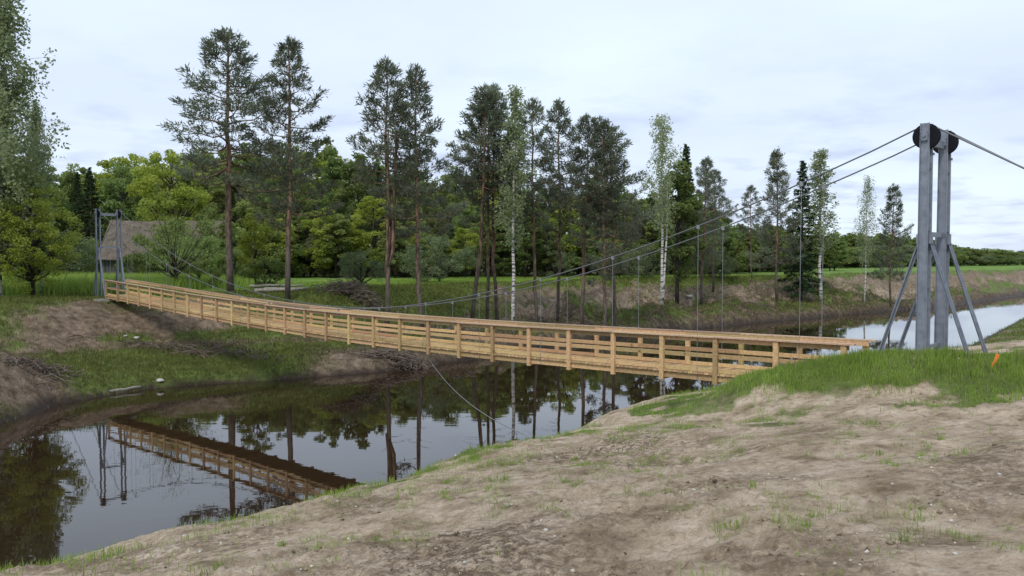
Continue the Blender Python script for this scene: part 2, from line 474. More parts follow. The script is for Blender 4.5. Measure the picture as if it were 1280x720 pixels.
def wood_material(name, pale, deep, rnd=.33):
    m, t, b = mat(name, pale, .75, 0, .25)
    tcn = nn(t, 'ShaderNodeTexCoord').outputs['Object']
    g = t.nodes.new('ShaderNodeNewGeometry')
    oi = t.nodes.new('ShaderNodeObjectInfo')
    # grain along the bridge: stretch world space
    mp = t.nodes.new('ShaderNodeMapping'); mp.inputs['Rotation'].default_value = (0, 0, -math.atan2(BD[1], BD[0])); mp.inputs['Scale'].default_value = (1.3, 22, 22)
    t.links.new(g.outputs['Position'], mp.inputs[0])
    n = nn(t, 'ShaderNodeTexNoise', Scale=1.0, Detail=6, Roughness=.65); t.links.new(mp.outputs[0], n.inputs['Vector'])
    kn = nn(t, 'ShaderNodeTexNoise', Scale=5.0, Detail=3, Roughness=.5); t.links.new(g.outputs['Position'], kn.inputs['Vector'])
    c = mixrgb(t, ramp(t, n.outputs[0], [(.35, (1, 1, 1)), (.65, (0, 0, 0))]), pale, deep)
    c = mixrgb(t, ramp(t, kn.outputs[0], [(.66, (0, 0, 0)), (.74, (.8, .8, .8))]), c, tuple(v * .35 for v in deep))
    hs = t.nodes.new('ShaderNodeHueSaturation')
    mr = t.nodes.new('ShaderNodeMapRange'); mr.inputs[3].default_value = 1 - rnd; mr.inputs[4].default_value = 1 + rnd * .6
    t.links.new(oi.outputs['Random'], mr.inputs[0]); t.links.new(mr.outputs[0], hs.inputs['Value'])
    w1 = math_(t, 'FRACT', math_(t, 'MULTIPLY', oi.outputs['Random'], 13.7))
    mr2 = t.nodes.new('ShaderNodeMapRange'); mr2.inputs[3].default_value = .474; mr2.inputs[4].default_value = .512
    t.links.new(w1, mr2.inputs[0]); t.links.new(mr2.outputs[0], hs.inputs['Hue'])
    t.links.new(c, hs.inputs['Color']); t.links.new(hs.outputs[0], b.inputs['Base Color'])
    bump(t, b, n.outputs[0], .35, .01)
    return m
WD = wood_material('new_timber', (.57, .420, .215), (.40, .265, .120))
WC = wood_material('handrail_timber', (.50, .38, .25), (.34, .235, .14))

def steel_material():
    m, t, b = mat('galvanised_steel', (.23, .25, .29), .5, .35, .5)
    g = t.nodes.new('ShaderNodeNewGeometry').outputs['Position']
    n = nn(t, 'ShaderNodeTexNoise', Scale=7, Detail=5, Roughness=.6); t.links.new(g, n.inputs['Vector'])
    mp = t.nodes.new('ShaderNodeMapping'); mp.inputs['Scale'].default_value = (14, 14, .8); t.links.new(g, mp.inputs[0])
    n2 = nn(t, 'ShaderNodeTexNoise', Scale=1, Detail=4, Roughness=.6); t.links.new(mp.outputs[0], n2.inputs['Vector'])
    c = ramp(t, n.outputs[0], [(.3, (.165, .185, .225)), (.7, (.26, .285, .34))])
    c = mixrgb(t, ramp(t, n2.outputs[0], [(.55, (0, 0, 0)), (.72, (.5, .5, .5))]), c, (.27, .29, .33))
    t.links.new(c, b.inputs['Base Color'])
    t.links.new(ramp(t, n.outputs[0], [(.3, (.42, .42, .42)), (.7, (.62, .62, .62))]), b.inputs['Roughness'])
    return m
ST = steel_material()
WH = mat('wheel_rubber_black', (.010, .011, .015), .75, 0, .12)[0]
CB = mat('wire_rope', (.13, .14, .155), .5, .6, .5)[0]
CBD = mat('dark_wire_rope', (.14, .145, .155), .5, .4, .5)[0]
HR = mat('hanger_steel', (.25, .265, .28), .5, .4, .5)[0]
def concrete_material():
    m, t, b = mat('concrete', (.4, .38, .35), .9)
    g = t.nodes.new('ShaderNodeNewGeometry').outputs['Position']
    n = nn(t, 'ShaderNodeTexNoise', Scale=5, Detail=6, Roughness=.7); t.links.new(g, n.inputs['Vector'])
    t.links.new(ramp(t, n.outputs[0], [(.3, (.28, .265, .24)), (.7, (.46, .44, .40))]), b.inputs['Base Color'])
    return m
CO = concrete_material()
def stone_material(name, a, c_):
    m, t, b = mat(name, a, .9)
    oi = nn(t, 'ShaderNodeTexCoord').outputs['Object']
    n = nn(t, 'ShaderNodeTexNoise', Scale=6, Detail=5, Roughness=.7); t.links.new(oi, n.inputs['Vector'])
    t.links.new(ramp(t, n.outputs[0], [(.3, a), (.7, c_)]), b.inputs['Base Color']); return m
SN = stone_material('pale_stone', (.32, .30, .28), (.55, .53, .50))
LOGM = stone_material('weathered_log', (.17, .15, .125), (.36, .33, .29))

def water_material():
    m, t, b = mat('river_water', (.022, .013, .007), .015, 0, .5)
    b.inputs['IOR'].default_value = 1.45
    g = t.nodes.new('ShaderNodeNewGeometry').outputs['Position']
    mp = t.nodes.new('ShaderNodeMapping'); mp.inputs['Rotation'].default_value = (0, 0, R(-47)); mp.inputs['Scale'].default_value = (.5, 1.6, 1)
    t.links.new(g, mp.inputs[0])
    n = nn(t, 'ShaderNodeTexNoise', Scale=1.0, Detail=3, Roughness=.5); t.links.new(mp.outputs[0], n.inputs['Vector'])
    n2 = nn(t, 'ShaderNodeTexNoise', Scale=.12, Detail=3, Roughness=.5); t.links.new(g, n2.inputs['Vector'])
    bump(t, b, math_(t, 'MULTIPLY', n.outputs[0], ramp(t, n2.outputs[0], [(.42, (.25, .25, .25)), (.6, (1.6, 1.6, 1.6))])), .03, .05)
    return m

# ------------------------------------------------------------ ground sheet (one polar sheet, finest in front)
def build_ground():
    rs = [0.0, .8]
    while rs[-1] < 3200:
        r = rs[-1]
        g = .022 if r < 4 else (.011 if r < 30 else (.0105 if r < 115 else (.03 if r < 400 else .09)))
        rs.append(r * (1 + g))
    rs = np.array(rs[1:])
    fr = np.arange(-40, 40.01, .13)
    bk = np.arange(43, 320, 3.0)
    az = np.radians(np.concatenate([fr, bk]))
    na, nr = len(az), len(rs)
    X = rs[:, None] * np.sin(az)[None]; Y = rs[:, None] * np.cos(az)[None]
    x = np.append(X.ravel(), 0.0); y = np.append(Y.ravel(), 0.0)
    z, dn, df, md, rough = terrain(x, y)
    # masks
    def P(px, py, zz):                      # ground position of a photo pixel at height zz
        a = (py - 322) / F
        Yv = (CAMZ - zz) / a
        return (px - 640) / F * Yv, Yv
    nA, nB, nC = fbm(x, y, .35, 4, 101), fbm(x, y, 1.1, 4, 111), fbm(x, y, .08, 3, 121)
    near = dn > 0; far = df > 0
    lx = x - .0
    grass_n = (1 - sst(.75, 1.7, md + (nB - .5) * 2.0)) * sst(3.9, 5.2, x + (nB - .5) * 2)
    right_g = sst(7.0, 8.6, x + (nB - .5) * 2) * sst(9.5, 11.3, y + (nB - .5) * 1.5) * (1 - sst(15.2, 16.8, y)) 
    edge = np.exp(-((dn - 4.1) / 1.0) ** 2) * sst(.44, .56, nB) * sst(-3.2, -1.5, x) * (1 - sst(6, 9, y * 0 + x)) * .7
    patch = sst(.50, .62, nB) * sst(1, 3, x) * sst(8, 12, y) * .55
    rightbank = sst(22, 34, y) * .95 * sst(.36, .5, nA)
    grass_near = np.clip(grass_n + right_g * .9 + edge + patch + rightbank * .8, 0, 1)
    sl = np.zeros_like(z)
    zz = z[:-1].reshape(nr, na)
    gy = np.gradient(zz, axis=0) / np.gradient(rs)[:, None]
    gx = np.gradient(zz, axis=1) / (rs[:, None] * np.gradient(az)[None] + 1e-6)
    sl[:-1] = np.hypot(gx, np.clip(gy, -5, 5)).ravel()
    # far bank masks
    lft = 1 - rough
    gl = 1.12 - sst(.5, .9, sl) * .25
    t_l = A(S_L)
    earthcut = np.exp(-(((x + 22.0) / 4.9) ** 4)) * sst(7.5, 8.6, df + (nB - .5) * 2.5) * (1 - sst(12.4, 13.6, df + (nB - .5) * 1.5))
    track = np.exp(-((df - 6.6 + (nA - .5) * 2.0) / 1.0) ** 2) * (.6 + .6 * sst(.4, .55, nB))
    lmound = np.exp(-(((x + 22.6) / 3.6) ** 2 + ((y - 33.5) / 4.0) ** 2) ** 2)
    roots = sst(-13, -10, x + (nB - .5) * 3) * (1 - sst(3.0, 4.6, df + (nB - .5) * 2)) 
    gL = gl * (1 - earthcut) * (1 - np.clip(track, 0, 1)) * (1 - np.clip(lmound, 0, 1)) * (1 - roots * .75) * (.66 + .75 * nA) * (.62 + .38 * sst(.40, .54, nB * .6 + fbm(x, y, 2.6, 3, 131) * .4))
    cliff = sst(8.6, 9.6, df + (nA - .5) * 7) * (1 - sst(12.2, 13.4, df + (nA - .5) * 7))
    strip = np.exp(-((df + (nA - .5) * 7 - 7.6) / .9) ** 2)
    gR = (.36 + .5 * sst(.42, .6, nB)) * (1 - cliff * .85) * (1 - strip * .8) * (.5 + .5 * sst(.5, 2, df))
    gR = gR + .5 * sst(12, 15, df + (nA - .5) * 5)
    grass_f = gL * lft + gR * rough
    grass = np.where(near, grass_near, np.where(far, grass_f, 0))
    dry = np.where(near, sst(22, 34, y) * .55 * (1 - sst(.5, .7, nB)) + .25 * edge, np.where(far, (.30 + .5 * (nB - .4)) * (1 - sst(12, 16, df)) * (1 - earthcut), 0))
    sand = np.where(near, 1 - .55 * sst(38, 60, y), np.where(far, .10 * (1 - rough) + .10 + .5 * strip * rough + .2 * cliff * rough, 0))
    meadow = np.where(far, sst(14, 18, df + (nA - .5) * 5), np.where(near, sst(120, 200, np.hypot(x, y)), 0))
    litter = np.where(far, sst(96, 106, y) * (1 - sst(20, 45, x)) * (1 - sst(230, 300, y)), 0)
    wet = np.where((~near) & (~far), 1, np.where(far, 1 - sst(.05, .45, df + (nB - .5) * .5), 1 - sst(.2, .8, dn)))
    # dark damp clods in the sand in front
    cx, cy = P(590, 665, 4.2)
    damp = np.exp(-(((x - cx) / .9) ** 2 + ((y - cy) / 1.2) ** 2)) * 1.0
    cx, cy = P(760, 560, 3.6)
    damp = damp + .8 * np.exp(-(((x - cx) / 1.9) ** 2 + ((y - cy) / 1.6) ** 2)) + .5 * sst(.54, .66, nB) + .2 * sst(.5, .62, nA)
    damp = np.where(near, np.clip(damp, 0, 1), 0)
    i0 = (np.arange(nr - 1)[:, None] * na + np.arange(na)[None]); j = np.roll(np.arange(na), -1)
    i1 = (np.arange(nr - 1)[:, None] * na + j[None])
    Q = np.stack([i0, i1, i1 + na, i0 + na], -1).reshape(-1, 4)
    V = np.stack([x, y, z], 1)
    me = npmesh('ground', V, Q[:, ::-1], GM, dict(grass=grass, dry=dry, sand=sand, meadow=meadow, litter=litter, wet=wet, damp=damp), True)
    o = link('ground', me); tag(o, kind='structure')
    # patch closing the middle under the camera
    m = MB(); m.v = [tuple(V[k]) for k in range(na)]; m.f = [tuple(reversed(range(na)))]
    o2 = m.build('ground_patch', GM); tag(o2, kind='structure')
    return dict(x=x, y=y, z=z, grass=grass, dry=dry, dn=dn, df=df, md=md, meadow=meadow, rs=rs, az=az)
G = build_ground()

# river: a sheet that reaches under both banks
def build_river():
    m = MB()
    L = [(p[0], p[1]) for p in NEAR]; Rr = [(p[0], p[1]) for p in FAR]
    def offs(poly, sgn, dd):
        o = []
        for i in range(len(poly)):
            a = np.array(poly[max(i - 1, 0)]); b = np.array(poly[min(i + 1, len(poly) - 1)])
            d = (b - a) / np.linalg.norm(b - a); n = np.array((-d[1], d[0])) * sgn
            o.append(np.array(poly[i]) + n * dd)
        return o
    def resample(P, n):
        P = np.array(P); s = np.concatenate([[0], np.cumsum(np.hypot(*np.diff(P, axis=0).T))]); s /= s[-1]
        return P, s
    a = offs(L, -1, .6); b = offs(Rr, 1, .6)
    # n-gon outline, triangulated by Blender
    pts = a + b[::-1]
    m.v = [(p[0], p[1], 0) for p in pts]; m.f = [tuple(range(len(pts)))]
    import bmesh
    me = m.mesh('river', water_material())
    bm = bmesh.new(); bm.from_mesh(me); bmesh.ops.triangulate(bm, faces=bm.faces[:])
    for f in bm.faces:
        if f.normal.z < 0: f.normal_flip()
    bm.to_mesh(me); bm.free()
    tag(link('river', me), kind='structure')
build_river()

# ------------------------------------------------------------ leaves and trees
rng = np.random.default_rng(7)
def rdir(n, r=None):
    r = r or rng
    v = r.normal(size=(n, 3)); return v / np.linalg.norm(v, axis=1)[:, None]
def leaf_quads(C, size, tint, aspect=.6, up=0.0, r=None, axis=None):
    """diamond leaves at C; up biases the normals to the sky; axis gives the long direction"""
    r = r or rng
    n = len(C)
    N = rdir(n, r); N[:, 2] = np.abs(N[:, 2]) + up; N /= np.linalg.norm(N, axis=1)[:, None]
    U = rdir(n, r) if axis is None else axis
    U = U - (U * N).sum(1)[:, None] * N if axis is None else U
    U /= np.linalg.norm(U, axis=1)[:, None] + 1e-9
    Vv = np.cross(N, U); Vv /= np.linalg.norm(Vv, axis=1)[:, None] + 1e-9
    s = np.broadcast_to(np.asarray(size, float), (n,))[:, None]
    P = np.stack([C - U * s, C - Vv * s * aspect, C + U * s, C + Vv * s * aspect], 1).reshape(-1, 3)
    Q = np.arange(4 * n).reshape(n, 4)
    return P, Q, np.repeat(tint, 4)

class Tree:
    def __init__(s, seed):
        s.r = np.random.default_rng(seed); s.mb = MB(); s.C = []; s.T = []; s.S = []; s.AX = []
    def path(s, a, b, bow=(0, 0, 0), n=5, wob=.0):
        a, b, bow = np.array(a, float), np.array(b, float), np.array(bow, float)
        t = np.linspace(0, 1, n)[:, None]
        p = a + (b - a) * t + bow * (4 * t * (1 - t)) / 1.0
        p[1:-1] += s.r.normal(size=(n - 2, 3)) * wob
        return p
    def limb(s, p, r0, r1, n=5):
        s.mb.tube([tuple(q) for q in p], list(np.linspace(r0, r1, len(p))), n, cap=False)
    def add(s, C, size, tint, axis=None):
        s.C.append(C); s.S.append(np.broadcast_to(size, (len(C),))); s.T.append(np.broadcast_to(tint, (len(C),)))
        s.AX.append(axis if axis is not None else s.r.normal(size=(len(C), 3)))
    def finish(s, kind, name, aspect, up, axis=False):
        C = np.concatenate(s.C); S = np.concatenate(s.S); T = np.concatenate(s.T); AX = np.concatenate(s.AX)
        P, Q, t = leaf_quads(C, S, T, aspect, up, s.r, AX if axis else None)
        cm = npmesh(name + '_crown', P, Q, LM[kind], dict(tint=np.clip(t, 0, 1)))
        bk = BK['pine'] if kind in ('pine', 'spruce') else (BK['birch'] if kind == 'birch' else BK['oak'])
        tm = s.mb.mesh(name + '_trunk', bk, True)
        return tm, cm

def pine(seed, H=16.0, cs=.5, Wd=2.6, nl=46, dead=10, top=.55, r0=.17, fork=0, dens=1.0):
    T = Tree(seed); r = T.r
    k = 12
    lean = r.normal(size=2) * .25
    zs = np.linspace(0, H, k)
    bx = np.cumsum(r.normal(size=k)) * .06 + lean[0] * (zs / H); by = np.cumsum(r.normal(size=k)) * .06 + lean[1] * (zs / H)
    bx -= bx[0]; by -= by[0]
    P = np.stack([bx, by, zs], 1); P[0, 2] = -.35
    rad = r0 * .82 * (1 - zs / H) ** .75 + .02
    T.mb.tube([tuple(q) for q in P], list(rad), 8)
    def tr(z): return np.array([np.interp(z, zs, bx), np.interp(z, zs, by), z])
    def tuft(c, d, n, sc=1.0, tint=.5):
        n = max(4, int(n * dens))
        dd = r.normal(size=(n, 3)) * .75 + np.array(d) * 1.0 + np.array([0, 0, .35]); dd /= np.linalg.norm(dd, axis=1)[:, None]
        L = r.uniform(.10, .19, n) * sc
        C = c + dd * L[:, None] * 1.1 + r.normal(size=(n, 3)) * .085 * sc
        T.add(C, L, np.clip(tint + r.normal(size=n) * .15, 0, 1), dd)
    for i in range(nl):
        u = (i + r.uniform(0, 1)) / nl
        z = H * (cs + (1 - cs) * u * .97)
        a = i * 2.4 + r.uniform(-.6, .6)
        L = Wd * min(1, .62 + u * 2.6) * (1 - u) ** top * r.uniform(.45, 1.2) + .22
        el = R(-6 + 52 * u ** 1.3 + r.uniform(-10, 14))
        d = np.array([math.cos(a) * math.cos(el), math.sin(a) * math.cos(el), math.sin(el)])
        b = tr(z); e = b + d * L
        p = T.path(b, e, (0, 0, -L * .09), 5, .03 * L)
        p[-1, 2] += .12 * L
        T.limb(p, .012 + .018 * L, .008, 4)
        ns = int(3 + L * 2.6)
        tint = r.uniform(.25, .75)
        for q in range(ns):
            t = .30 + .70 * (q + r.uniform(0, .8)) / ns
            t = min(t, 1)
            j = min(int(t * 4), 3); f = t * 4 - j
            o = p[j] * (1 - f) + p[j + 1] * f
            sd = 1 if q % 2 else -1
            aa = a + sd * R(r.uniform(25, 75)); sl = L * .33 * (1.15 - t) + .28
            de = R(r.uniform(5, 40))
            d2 = np.array([math.cos(aa) * math.cos(de), math.sin(aa) * math.cos(de), math.sin(de)])
            e2 = o + d2 * sl
            T.limb(np.array([o, (o + e2) / 2 + np.array([0, 0, -.03]), e2]), .012, .005, 3)
            tuft(e2, d2, 20, 1.0, tint); tuft((o + e2) / 2, d2, 12, .9, tint - .1)
        tuft(p[-1], d, 26, 1.05, tint + .1); tuft(p[-2], d, 14, 1, tint)
    tuft(tr(H), (0, 0, 1), 40, 1.1, .6); tuft(tr(H - .4), (0, 0, 1), 30, 1, .5)
    for i in range(dead):
        z = H * r.uniform(.22, cs + .05); a = r.uniform(0, 6.28); L = r.uniform(.5, 1.5)
        b = tr(z); e = b + np.array([math.cos(a) * L, math.sin(a) * L, r.uniform(-.25, .15) * L])
        T.limb(T.path(b, e, (0, 0, .05), 3), .016, .005, 3)
    for i in range(fork):
        a = r.uniform(0, 6.28); off = np.array([math.cos(a), math.sin(a), 0]) * r.uniform(.5, .75)
        b = np.array([0, 0, H * .22]) ; e = tr(H * .75) + off * 1.4
        pp = np.array([b, b + off * .9 + np.array([0, 0, 1.2]), b + off * 1.1 + (e - b - off) * .5 * np.array([.2, .2, 1]), e])
        T.limb(pp, r0 * .75, .06, 6)
    return T.finish('pine', 'pine', .20, .2, True)

def spruce(seed, H=14.0, Wd=2.2, cs=.08):
    T = Tree(seed); r = T.r
    T.mb.tube([(0, 0, -.3), (0.05, 0, H * .4), (0, .04, H)], [.16, .11, .02], 7)
    n = 95
    for i in range(n):
        u = (i + r.uniform(0, 1)) / n
        z = H * (cs + (1 - cs) * u); a = i * 2.4 + r.uniform(-.4, .4)
        L = Wd * (1 - u) ** .85 * r.uniform(.75, 1.12) + .15
        d = np.array([math.cos(a), math.sin(a), -.22 + .5 * u])
        b = np.array([0, 0, z]); e = b + d * L
        p = T.path(b, e, (0, 0, .04 * L), 4); T.limb(p, .02, .006, 3)
        m = int(30 + 65 * L); t = r.uniform(.12, 1, m) ** .8
        C = b + d * L * t[:, None]
        w = (1 - t) * .25 * L + .12
        C = C + np.stack([-np.sin(a) * r.normal(size=m) * w, np.cos(a) * r.normal(size=m) * w, -np.abs(r.normal(size=m)) * .14], 1)
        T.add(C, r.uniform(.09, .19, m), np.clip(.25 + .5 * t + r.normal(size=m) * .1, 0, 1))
    return T.finish('spruce', 'spruce', .35, .3)

def decid(seed, kind='green', H=13.0, Wd=3.4, cs=.18, ncl=70, nleaf=150, ls=.17, r0=.2, cl=.75, tall=1.0, shape='egg'):
    T = Tree(seed); r = T.r
    top = H * .9
    T.mb.tube([(0, 0, -.35), (r.normal() * .12, r.normal() * .12, H * .25), (r.normal() * .25, r.normal() * .25, H * .55), (r.normal() * .2, 0, top)], [r0, r0 * .8, r0 * .5, .03], 8)
    cen = []
    zmid = H * (cs + 1) / 2; hz = H * (1 - cs) / 2
    for i in range(ncl):
        v = rdir(1, r)[0]; q = r.uniform(.35, 1) ** .5
        zz = zmid + v[2] * hz * q * .93
        f = (zz / H - cs) / (1 - cs)
        wr = math.hypot(v[0], v[1]) + .12
        if shape == 'egg': wmul = 1.1 - .35 * f
        elif shape == 'cone': wmul = 1.35 - .85 * f
        elif shape == 'dome': wmul = 1.15 - .2 * f
        else: wmul = 1.0
        c = np.array([v[0] * Wd * q * wmul, v[1] * Wd * q * wmul, zz])
        cen.append(c)
        tz = max(H * .12, zz - wr * Wd * .6 - r.uniform(0, 1))
        b = np.array([0, 0, min(tz, top * .95)])
        if i % 2 == 0: T.limb(T.path(b, c, (0, 0, -.15 * Wd * .3), 4, .08), .03 + .012 * np.linalg.norm(c - b), .008, 4)
        rad = cl * r.uniform(.6, 1.25)
        m = int(nleaf * r.uniform(.6, 1.3))
        D = rdir(m, r) * (r.uniform(.15, 1, m) ** .45)[:, None] * rad * np.array([1, 1, .72])
        tint = .5 + r.uniform(-.33, .33)
        T.add(c + D, r.uniform(.6, 1.25, m) * ls, np.clip(tint + r.normal(size=m) * .13, 0, 1))
    return T.finish(kind, kind + '_tree', .62, .12)

def birch(seed, H=16.0, Wd=1.9, cs=.35, nl=52, nleaf=60, ls=.075, droop=.55, r0=.12, twin=False):
    T = Tree(seed); r = T.r
    k = 9; zs = np.linspace(0, H, k); bx = np.cumsum(r.normal(size=k)) * .07; by = np.cumsum(r.normal(size=k)) * .07; bx -= bx[0]; by -= by[0]
    P = np.stack([bx, by, zs], 1); P[0, 2] = -.35
    T.mb.tube([tuple(q) for q in P], list(r0 * (1 - zs / H) ** .8 + .012), 7)
    if twin:
        Q2 = P.copy(); Q2[:, 0] += np.linspace(.05, .75, k); Q2 = Q2[:7]
        T.mb.tube([tuple(q) for q in Q2], list(np.linspace(r0 * .8, .03, 7)), 6)
    for i in range(nl):
        u = (i + r.uniform()) / nl
        z = H * (cs + (1 - cs) * u * .98); a = i * 2.4 + r.uniform(-.5, .5)
        L = Wd * min(1, .5 + 1.6 * u) * (1 - u) ** .5 * r.uniform(.5, 1.2) + .2
        el = R(r.uniform(25, 60)); d = np.array([math.cos(a) * math.cos(el), math.sin(a) * math.cos(el), math.sin(el)])
        b = np.array([np.interp(z, zs, bx), np.interp(z, zs, by), z]); e = b + d * L
        p = T.path(b, e, (0, 0, .1 * L), 4, .03); T.limb(p, .022, .005, 3)
        tint = r.uniform(.3, .75)
        for q in range(4 + int(L * 2.5)):
            t = r.uniform(.25, 1.05); o = b + (e - b) * t + r.normal(size=3) * .14 * L ** .5
            m = int(nleaf * r.uniform(.4, .9)) // 3
            h = r.uniform(0, 1, m) * droop * r.uniform(.5, 1.8)
            C = o + np.stack([r.normal(size=m) * .13, r.normal(size=m) * .13, -h + r.normal(size=m) * .07], 1)
            T.add(C, r.uniform(.7, 1.3, m) * ls, np.clip(tint + r.normal(size=m) * .15, 0, 1))
    return T.finish('birch', 'birch', .75, .2)

def place(name, meshes, x, y, H, baseH, label, cat, group=None, rz=None, wx=1.0, sink=0):
    """a tree: Empty at its foot with trunk and crown under it; H real height, baseH height of the meshes"""
    k = H / baseH
    e = empty(name, (x, y, gz(x, y) - sink), rz if rz is not None else random.uniform(0, 6.28), label, cat, group)
    e.scale = (k * wx, k * wx, k)
    link('trunk', meshes[0], e); link('crown', meshes[1], e)
    return e
def place_px(name, meshes, px, ytop, Y, baseH, label, cat, group=None, rz=None, wx=1.0):
    """tree whose top stands where the photo pixel (px, ytop) is, at distance Y"""
    x, _, zt = W(px, ytop, Y)
    g = gz(x, Y)
    return place(name, meshes, x, Y, zt - g, baseH, label, cat, group, rz, wx)

random.seed(5)
PV = [pine(11, 16, .42, 3.4, 52, 16, .72, .19, dens=.85), pine(12, 16, .38, 2.8, 52, 14, .9, .17, dens=.85), pine(13, 16, .56, 2.2, 36, 16, .85, .13, dens=.85),
      pine(14, 16, .30, 3.3, 58, 14, .75, .19, dens=.85), pine(15, 16, .50, 3.0, 46, 14, .8, .15, 3, dens=.85), pine(16, 14, .22, 2.8, 60, 4, .85, .13, dens=.85), pine(17, 16, .45, 2.5, 42, 16, .8, .14, dens=.8), pine(18, 16, .50, 2.9, 44, 14, .75, .16, dens=.85)]
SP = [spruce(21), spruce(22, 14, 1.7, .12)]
BV = [birch(31, 16, 1.5, .36, 60, 70, .085), birch(32, 16, 2.3, .42, 70, 60, .07, .6, .12, True), birch(33, 15, 2.0, .30, 60, 55, .07, .9, .09), birch(34, 16, 3.4, .12, 110, 130, .08, 1.1, .2)]
DV = [decid(41), decid(42, H=13, Wd=2.7, cs=.12), decid(43, H=13, Wd=3.9, cs=.2, ncl=85), decid(44, H=13, Wd=3.0, cs=.05, ncl=80), decid(45, H=13, Wd=2.2, cs=.1, ncl=60, cl=.65), decid(46, H=13, Wd=2.6, cs=.04, ncl=110, nleaf=110, cl=.6, ls=.15, shape='cone'), decid(47, H=13, Wd=3.3, cs=.04, ncl=120, nleaf=110, cl=.6, ls=.15)]
BR = [decid(51, 'bright', 12, 4.0, .2, 90, 130, .14, .2), decid(52, 'bright', 12, 3.0, .1, 70, 130, .14, .15), decid(53, 'bright', 12, 3.2, .02, 150, 150, .085, .15, .62)]
WL = [decid(61, 'willow', 4.0, 2.9, .0, 60, 170, .07, .06, .6, 1, 'dome'), decid(62, 'willow', 4.0, 2.2, .0, 46, 170, .07, .05, .6, 1, 'dome')]
BU = [decid(71, 'green', 3.0, 2.0, .0, 34, 130, .09, .05, .5, 1, 'dome'), decid(72, 'green', 3.0, 2.6, .0, 40, 130, .09, .05, .5, 1, 'dome')]

pines = [  # px, top y, distance, variant, width, rz, label
    (284, 41, 55, 0, 1.30, 0.3, 'broad tall pine rising left of its twin behind the wooden bridge'),
    (356, 49, 53.5, 3, 1.02, 1.9, 'tall dark pine with low hanging branches, right one of the two foremost pines'),
    (481, 79, 53, 4, 1.05, 4.0, 'pine with several orange stems side by side from a grey foot'),
    (527, 88, 53.5, 1, 1.0, 2.2, 'single straight grey trunk pine just right of the many stemmed orange pine'),
    (589, 111, 60, 2, 1.25, 0.8, 'slim pine with a high crown, first one left of the slender birch group'),
    (608, 122, 62, 6, .95, 3.0, 'short crowned pine squeezed between two slim pines left of the birch'),
    (622, 114, 63, 2, 1.1, 5.0, 'thin pine touching the left side of the slender birch'),
    (671, 127, 61, 6, .95, 1.0, 'narrow pine with orange trunk just right of the slender birch'),
    (697, 127, 66, 2, 1.0, 2.0, 'thin pale trunked pine with small high crown in mid row'),
    (729, 149, 62, 7, 1.05, 0.0, 'pine with reddish trunk left of the dense pine pair'),
    (755, 149, 61, 3, .80, 2.8, 'dense crowned pine of the pair standing on the eroded bank'),
    (769, 163, 63, 7, 1.1, 4.2, 'leaning topped pine on the right of the dense pair'),
    (879, 199, 84, 3, .95, 0.5, 'dark bushy pine right of the twin stemmed pale birch'),
    (893, 214, 90, 7, 1.1, 1.7, 'smaller dark pine hiding behind the bushy pine beyond the birch'),
    (941, 233, 100, 6, 1.1, 0.1, 'low dark pine left of the layered pine on the far bend'),
    (973, 190, 92, 5, 1.0, 1.1, 'layered pine with tiered branches at the far river bend'),
    (1116, 233, 96, 5, .95, 2.6, 'lone layered pine standing in the far meadow'),
]
for px, ty, Y, v, wx, rz, lab in pines:
    place_px('pine_tree', PV[v], px, ty, Y, 14 if v == 5 else 16, lab, 'pine tree', None, rz, wx)
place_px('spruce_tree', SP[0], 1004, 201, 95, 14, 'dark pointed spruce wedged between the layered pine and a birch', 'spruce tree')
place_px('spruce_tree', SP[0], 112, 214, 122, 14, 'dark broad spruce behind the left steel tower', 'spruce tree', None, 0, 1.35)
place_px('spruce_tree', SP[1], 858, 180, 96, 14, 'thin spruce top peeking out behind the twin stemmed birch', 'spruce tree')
births = [
    (641, 103, 58, 0, 1.0, 0.0, 'slender white birch with narrow pale crown among the pines'),
    (828, 141, 76, 1, 1.05, 0.0, 'twin stemmed pale birch with airy grey green crown'),
    (1030, 184, 94, 0, 1.45, 2.0, 'tall leafy birch to the right of the pointed spruce'),
    (1083, 218, 96, 2, .95, 1.0, 'small thin birch beside the lone meadow pine'),
]
for px, ty, Y, v, wx, rz, lab in births:
    place_px('birch_tree', BV[v], px, ty, Y, 15 if v == 2 else 16, lab, 'birch tree', None, rz, wx)
place_px('birch_tree', BV[3], -12, -60, 48, 16, 'large drooping birch cut off by the left picture edge', 'birch tree', None, 0.4, .95)
place_px('birch_tree', BV[3], 46, 126, 52, 16, 'shorter drooping birch leaning out beside the large left one', 'birch tree', None, 3.4, .62)
place_px('leafy_tree', BR[0], 213, 178, 118, 12, 'bright yellow green round tree behind the old barn', 'tree', None, 0, 1.05)
place_px('leafy_tree', BR[2], -8, 140, 50, 12, 'tall bright green tree at the left picture edge among the birches', 'tree', None, 1, .8)
place_px('leafy_tree', BR[2], 38, 208, 49, 12, 'low bright green tree under the drooping left birches', 'tree', None, 0, 1.25)
place_px('leafy_tree', DV[4], 848, 196, 80, 13, 'fresh green narrow tree standing behind the twin stemmed birch', 'tree', None, 0, 1.0)

